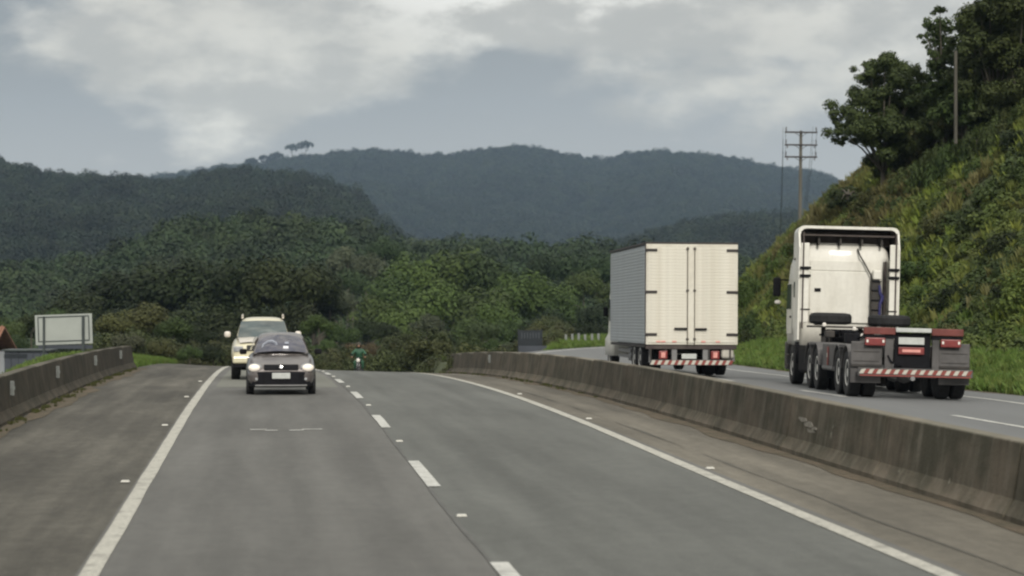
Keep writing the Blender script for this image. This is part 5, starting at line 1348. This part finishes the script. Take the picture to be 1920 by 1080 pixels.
def build_bank():
    # bushes over the bank, each a thing of its own
    r = random.Random(5); n = 0; tries = 0; placed = []
    for (px, py, D, rp, mk) in ((1392, 508, 112, 34, 'leaf_light'), (1425, 492, 114, 36, 'leaf_light'), (1462, 462, 116, 40, 'leaf_light'), (1400, 560, 104, 34, 'leaf_mid'), (1440, 545, 106, 36, 'leaf_bank'), (1400, 610, 98, 30, 'leaf_dark'), (1432, 600, 99, 34, 'leaf_mid'),
                                (1470, 520, 104, 36, 'leaf_light'), (1500, 440, 118, 38, 'leaf_light'), (1395, 650, 92, 24, 'leaf_dark'), (1448, 645, 92, 28, 'leaf_mid'), (1372, 560, 112, 34, 'leaf_mid')):
        X, z = scr(px, py, D); R = rp / 4200 * D; zg = zground_xy(X, D)
        shrub(X, D, R, max(R * .9, z - zg + .15), M[mk], 'tall bush on the bank seen between the two trucks', 'tall bushes between the trucks', zg)
        placed.append((X, D, R))
    for k in range(22):
        px = 1700 + 12 * k; py = 300 - (px - 1700) * .52 + r.uniform(-12, 12); D = 102 - 9 * k / 22 + r.uniform(-1, 1)
        X, z = scr(px, py, D); R = r.uniform(26, 40) / 4200 * D; zg = zground_xy(X, D)
        shrub(X, D, R, max(R * .9, z - zg + .3), M[r.choice(['leaf_bough', 'leaf_mid', 'leaf_bank', 'leaf_bough'])], 'bush under the trees along the top of the right bank', 'bushes under the bank trees', zg)
        placed.append((X, D, R))
    while n < 230 and tries < 20000:
        tries += 1
        s = r.uniform(30, 116); d = r.uniform(4.0, 24); lat = bank_foot(s) + d
        X, Y = W(lat, s); px = 960 + 4200 * X / Y
        if px > 2250 or px < 1340: continue
        grassy = s > 84 and 6 < d and px < 1760
        if grassy and r.random() < .80: continue
        R = r.uniform(.55, 1.35) * (1.0 if d > 5 else .75)
        if any((X - a) ** 2 + (Y - b) ** 2 < (R + c) ** 2 * .30 for a, b, c in placed): continue
        placed.append((X, Y, R))
        mk = r.choices(['leaf_bank', 'leaf_mid', 'leaf_light', 'leaf_dark', 'leaf_olive'], [4, 3.2, 1.6, 1.3, .8])[0]
        low = d < 7
        col = {'leaf_bank': 'yellowish green', 'leaf_mid': 'mid green', 'leaf_light': 'light green', 'leaf_dark': 'dark green', 'leaf_olive': 'olive'}[mk]
        where = 'at the foot of the right bank' if low else ('high on the right bank' if d > 14 else 'on the slope of the right bank')
        shrub(X, Y, R, R * r.uniform(.75, 1.15), M[mk], f'{col} bush {where}', f'{col} bushes {where}')
        n += 1
build_bank()
def nth(k):
    return f"{k}{'th' if 10 <= k % 100 <= 20 else {1: 'st', 2: 'nd', 3: 'rd'}.get(k % 10, 'th')}"
def count_labels():
    by = {}
    for o in COL.objects:
        if o.get('category') in ('tree', 'shrub') and o.get('group'): by.setdefault((o['group'], o['label']), []).append(o)
    for (g, lb), L_ in by.items():
        if len(L_) < 2: continue
        L_.sort(key=lambda o: o.location.x / o.location.y)
        for k, o in enumerate(L_):
            o['label'] = (lb + (', leftmost' if k == 0 else ', rightmost' if k == len(L_) - 1 else f', {nth(k + 1)} from the left'))
count_labels()

# ------------------------------------------------------------------ scattered vegetation (uncountable): geometry nodes
def scatter(name, pts, meshes, m, smin, smax, zs=(.8, 1.2), seed=1):
    """pts: (n,3) positions; each gets one of the meshes, turned and scaled at random"""
    srcs = []
    me = bpy.data.meshes.new(name); me.vertices.add(len(pts)); me.vertices.foreach_set('co', np.asarray(pts, dtype=np.float32).ravel())
    o = bpy.data.objects.new(name, me); COL.objects.link(o); tag(o, None, None, None, 'stuff')
    # the leaf clusters ride along inside the same mesh's node tree as joined sources
    ng = bpy.data.node_groups.new(name, 'GeometryNodeTree')
    ng.interface.new_socket('Geometry', in_out='INPUT', socket_type='NodeSocketGeometry')
    ng.interface.new_socket('Geometry', in_out='OUTPUT', socket_type='NodeSocketGeometry')
    N, L = ng.nodes.new, ng.links.new
    gi, go = N('NodeGroupInput'), N('NodeGroupOutput')
    gti = N('GeometryNodeJoinGeometry')
    for s in meshes[::-1]:
        oi = N('GeometryNodeObjectInfo'); oi.inputs['Object'].default_value = s; oi.transform_space = 'ORIGINAL'; oi.inputs['As Instance'].default_value = True
        L(oi.outputs['Geometry'], gti.inputs[0])
    iop = N('GeometryNodeInstanceOnPoints'); L(gi.outputs[0], iop.inputs['Points']); L(gti.outputs[0], iop.inputs['Instance'])
    iop.inputs['Pick Instance'].default_value = True
    def rv(dt, a, b, sd):
        n = N('FunctionNodeRandomValue'); n.data_type = dt; n.inputs['Seed'].default_value = sd
        k = 0 if dt == 'FLOAT_VECTOR' else 2 if dt == 'FLOAT' else 4
        n.inputs[k].default_value = a; n.inputs[k + 1].default_value = b
        return n.outputs[0 if dt == 'FLOAT_VECTOR' else 1 if dt == 'FLOAT' else 2]
    L(rv('INT', 0, len(meshes) - 1, seed), iop.inputs['Instance Index'])
    L(rv('FLOAT_VECTOR', (-.12, -.12, 0), (.12, .12, 6.283), seed + 1), iop.inputs['Rotation'])
    u = rv('FLOAT', smin, smax, seed + 2); v = rv('FLOAT', zs[0], zs[1], seed + 3)
    mu = N('ShaderNodeMath'); mu.operation = 'MULTIPLY'; L(u, mu.inputs[0]); L(v, mu.inputs[1])
    cx = N('ShaderNodeCombineXYZ'); L(u, cx.inputs[0]); L(u, cx.inputs[1]); L(mu.outputs[0], cx.inputs[2])
    L(cx.outputs[0], iop.inputs['Scale'])
    sm = N('GeometryNodeSetMaterial'); sm.inputs['Material'].default_value = m; L(iop.outputs[0], sm.inputs[0])
    L(sm.outputs[0], go.inputs[0])
    md = o.modifiers.new('scatter', 'NODES'); md.node_group = ng
    return o

# real plants in the scene serve as the shapes that are scattered
def find_parts(nm, kd):
    seen = {}; 
    for o in bpy.data.objects:
        if o.name.split('.')[0] == nm and o.data is not None and o.data.name.startswith('crown'):
            for (k, i), me in CROWN.items():
                if o.data == me and k == kd and me.name not in seen: seen[me.name] = o
    return list(seen.values())
round_src = find_parts('crown', 'round'); shrub_src = find_parts('foliage', 'shrub')

def tuft_mesh(seed, n=26, h=1.0):
    rng = np.random.default_rng(seed); V = []; F = []
    for k in range(n):
        a = rng.uniform(0, 2 * pi); r = rng.uniform(0, .35); x, y = r * cos(a), r * sin(a); hh = h * rng.uniform(.5, 1.1); w = .035; b = rng.uniform(0, 2 * pi); ln = rng.uniform(.1, .45)
        dx, dy = cos(b), sin(b); o = len(V)
        V += [(x - dy * w, y + dx * w, -.05), (x + dy * w, y - dx * w, -.05), (x + dx * ln * .4 + dy * w * .7, y + dy * ln * .4 - dx * w * .7, hh * .6), (x + dx * ln, y + dy * ln, hh * .9)]
        F.append((o, o + 1, o + 2, o + 3))
    return np.array(V), np.array(F), rng.uniform(0, 1, n)
tufts = []
for k, (lat, s) in enumerate(((-7.2, 84.5), (19.2, 57.0), (19.6, 62.0))):
    V, F, lv = tuft_mesh(k); me = np_mesh('grass_tuft', V, F, M['grass_verge'], lv)
    o = inst('grass_tuft', me); x, y = W(lat, s); o.location = (x, y, zground(lat, s)); o.scale = (.5, .5, .5)
    tag(o, ['taller grass tuft at the left barrier end', 'taller grass tuft at the edge of the right verge', 'grass tuft on the right verge under the bank'][k], 'grass tuft')
    tufts.append(o)
puffs = []
for k, (lat, s) in enumerate(((27.0, 60.0), (31.0, 96.0), (29.5, 74.0))):
    me = crown_mesh('leaf_clump', 'puff', M['leaf_bank'], 50 + k, per=520, leaf=.10)
    o = inst('creeper_clump', me); x, y = W(lat, s); o.location = (x, y, zground(lat, s)); o.scale = (.9, .9, .9)
    tag(o, ['low creeper clump on the bank right of the tractor', 'low creeper clump near the top of the right bank', 'low creeper clump half way up the right bank'][k], 'creeper')
    puffs.append(o)

def build_scatter():
    r = np.random.default_rng(3)
    # undergrowth on the bank
    P = []
    for k in range(9500):
        s = r.uniform(28, 122); d = r.uniform(3.2, 27); lat = bank_foot(s) + d
        if s > 82 and d > 6 and r.uniform() < .55: continue
        X, Y = W(lat, s)
        if 960 + 4200 * X / Y > 2300: continue
        P.append((X, Y, zground(lat, s) - .05))
    scatter('undergrowth', P, puffs, M['leaf_bank'], .30, .75, seed=11)
    P = []
    for k in range(16000):
        s = r.uniform(60, 124); d = r.uniform(4, 24); lat = bank_foot(s) + d
        X, Y = W(lat, s)
        if s < 84 and r.uniform() < .7: continue
        P.append((X, Y, zground(lat, s)))
    scatter('slope_grass', P, tufts, M['grass_bank'], .35, .85, zs=(.6, 1.1), seed=21)
    P = []
    for k in range(24000):
        s = r.uniform(28, 128); d = abs(r.uniform(0, 5.2)); lat = bank_foot(s) + d - .1 * r.uniform()
        X, Y = W(lat, s); P.append((X, Y, zground(lat, s)))
    scatter('verge_grass', P, tufts, M['grass_verge'], .22, .48, zs=(.6, 1.1), seed=31)
    # far bank between barrier and the bending carriageway, left mound, land beyond the left barrier
    P = []
    for k in range(9000):
        s = r.uniform(84, 190); u = r.uniform()
        a, b = 8.6, 8.2 + rcurve(s)
        if b <= a: continue
        lat = a + (b - a) * u; X, Y = W(lat, s); P.append((X, Y, zground(lat, s)))
    for k in range(16000):
        s = r.uniform(80, 128); lat = r.uniform(-9.5, -4.6); X, Y = W(lat, s); P.append((X, Y, zground(lat, s)))
    scatter('mound_grass', P, tufts, M['grass_verge'], .20, .42, zs=(.5, 1.0), seed=41)
    P = []
    for k in range(17000):
        s = r.uniform(26, 165); lat = r.uniform(-48, -5.4) ; X, Y = W(lat, s); P.append((X, Y, zground(lat, s)))
    scatter('field_grass', P, tufts, M['leaf_grey'], .3, .6, zs=(.3, .6), seed=51)
    P = []
    for k in range(7000):
        s = r.uniform(108, 215); lat = r.uniform(-30, 26)
        if s < 124 and lat > -5.5 and lat < 8.2: continue
        if lat > 8 and lat > 8.0 + rcurve(s) - .8: continue
        if lat > .128 * s + .6: continue
        if s < 124 and lat < -4: continue
        X, Y = W(lat, s)
        if 960 + 4200 * X / Y < 170: continue
        if 955 < 960 + 4200 * X / Y < 1050 and Y < 135: continue
        X, Y = W(lat, s); P.append((X, Y, zground(lat, s)))
    for k in range(900):
        s = r.uniform(84, 130); lat = r.uniform(8.8, 16)
        if lat > min(8.0 + rcurve(s) - .8, .128 * s - .3): continue
        X, Y = W(lat, s)
        if 950 < 960 + 4200 * X / Y < 1050 and Y < 116: continue
        P.append((X, Y, zground(lat, s)))
    scatter('hollow_undergrowth', P, shrub_src, M['leaf_hollow'], .7, 1.7, seed=45)
    # weeds at the foot of the barriers
    P = []
    for k in range(900):
        s = 14 + 66 * r.uniform() ** .8; lat = BAR_L + abs(r.normal(scale=.10)) + .02
        if mnoise.noise(Vector((s * .5, 1, 2))) < .0: continue
        X, Y = W(lat, s); P.append((X, Y, zL(lat, s)))
    for k in range(260):
        s = r.uniform(50, 95); lat = BAR_R - abs(r.normal(scale=.08)) - .02
        if mnoise.noise(Vector((s * .4, 3, 2))) < .02: continue
        X, Y = W(lat, s); P.append((X, Y, zL(lat, s)))
    scatter('weeds', P, tufts, M['leaf_olive'], .05, .11, zs=(.5, 1.0), seed=61)
    # forest on the hills: only where a step to the side could see it
    def forest(name, y0, y1, n, smin, smax, hidden_tol, seed, m):
        P = []; T = np.linspace(-.36, .36, 240)
        Yg = np.linspace(240, 3400, 260); mx = {}
        Z = np.array([[(zhill(t * y, y) + 9 - 2.4) / y for y in Yg] for t in T]); CM = np.maximum.accumulate(Z, axis=1)
        rr = np.random.default_rng(seed)
        for k in range(n):
            y = sqrt(rr.uniform(y0 * y0, y1 * y1)); t = rr.uniform(-.31, .31)
            ti = int((t + .36) / .72 * 239); yi = min(259, int((y - 240) / 3160 * 259))
            z = zhill(t * y, y)
            if yi > 2 and (z + 16 - 2.4) / y < CM[ti, max(0, yi - 2)] - hidden_tol: continue
            P.append((t * y, y, z))
        print(name, len(P))
        scatter(name, P, round_src, m, smin, smax, zs=(.85, 1.35), seed=seed)
    forest('forest_valley', 262, 700, 7500, 3.0, 8.0, .004, 71, M['leaf_forest'])
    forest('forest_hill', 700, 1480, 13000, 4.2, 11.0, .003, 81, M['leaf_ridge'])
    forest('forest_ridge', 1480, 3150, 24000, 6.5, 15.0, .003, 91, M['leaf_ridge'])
build_scatter()

# ------------------------------------------------------------------ the air
def build_haze():
    m = bpy.data.materials.new('haze'); m.use_nodes = True; nt = m.node_tree; nt.nodes.clear()
    v = nt.nodes.new('ShaderNodeVolumePrincipled'); v.inputs['Color'].default_value = (0.54, 0.74, 1.0, 1); v.inputs['Density'].default_value = 0.95e-4
    v.inputs['Anisotropy'].default_value = 0.0
    o = nt.nodes.new('ShaderNodeOutputMaterial'); nt.links.new(v.outputs[0], o.inputs['Volume'])
    h = MB().b2((-2000, -450, -11.8), (2000, 3800, 320)).build('haze', m)
    tag(h, None, None, None, 'stuff')
build_haze()
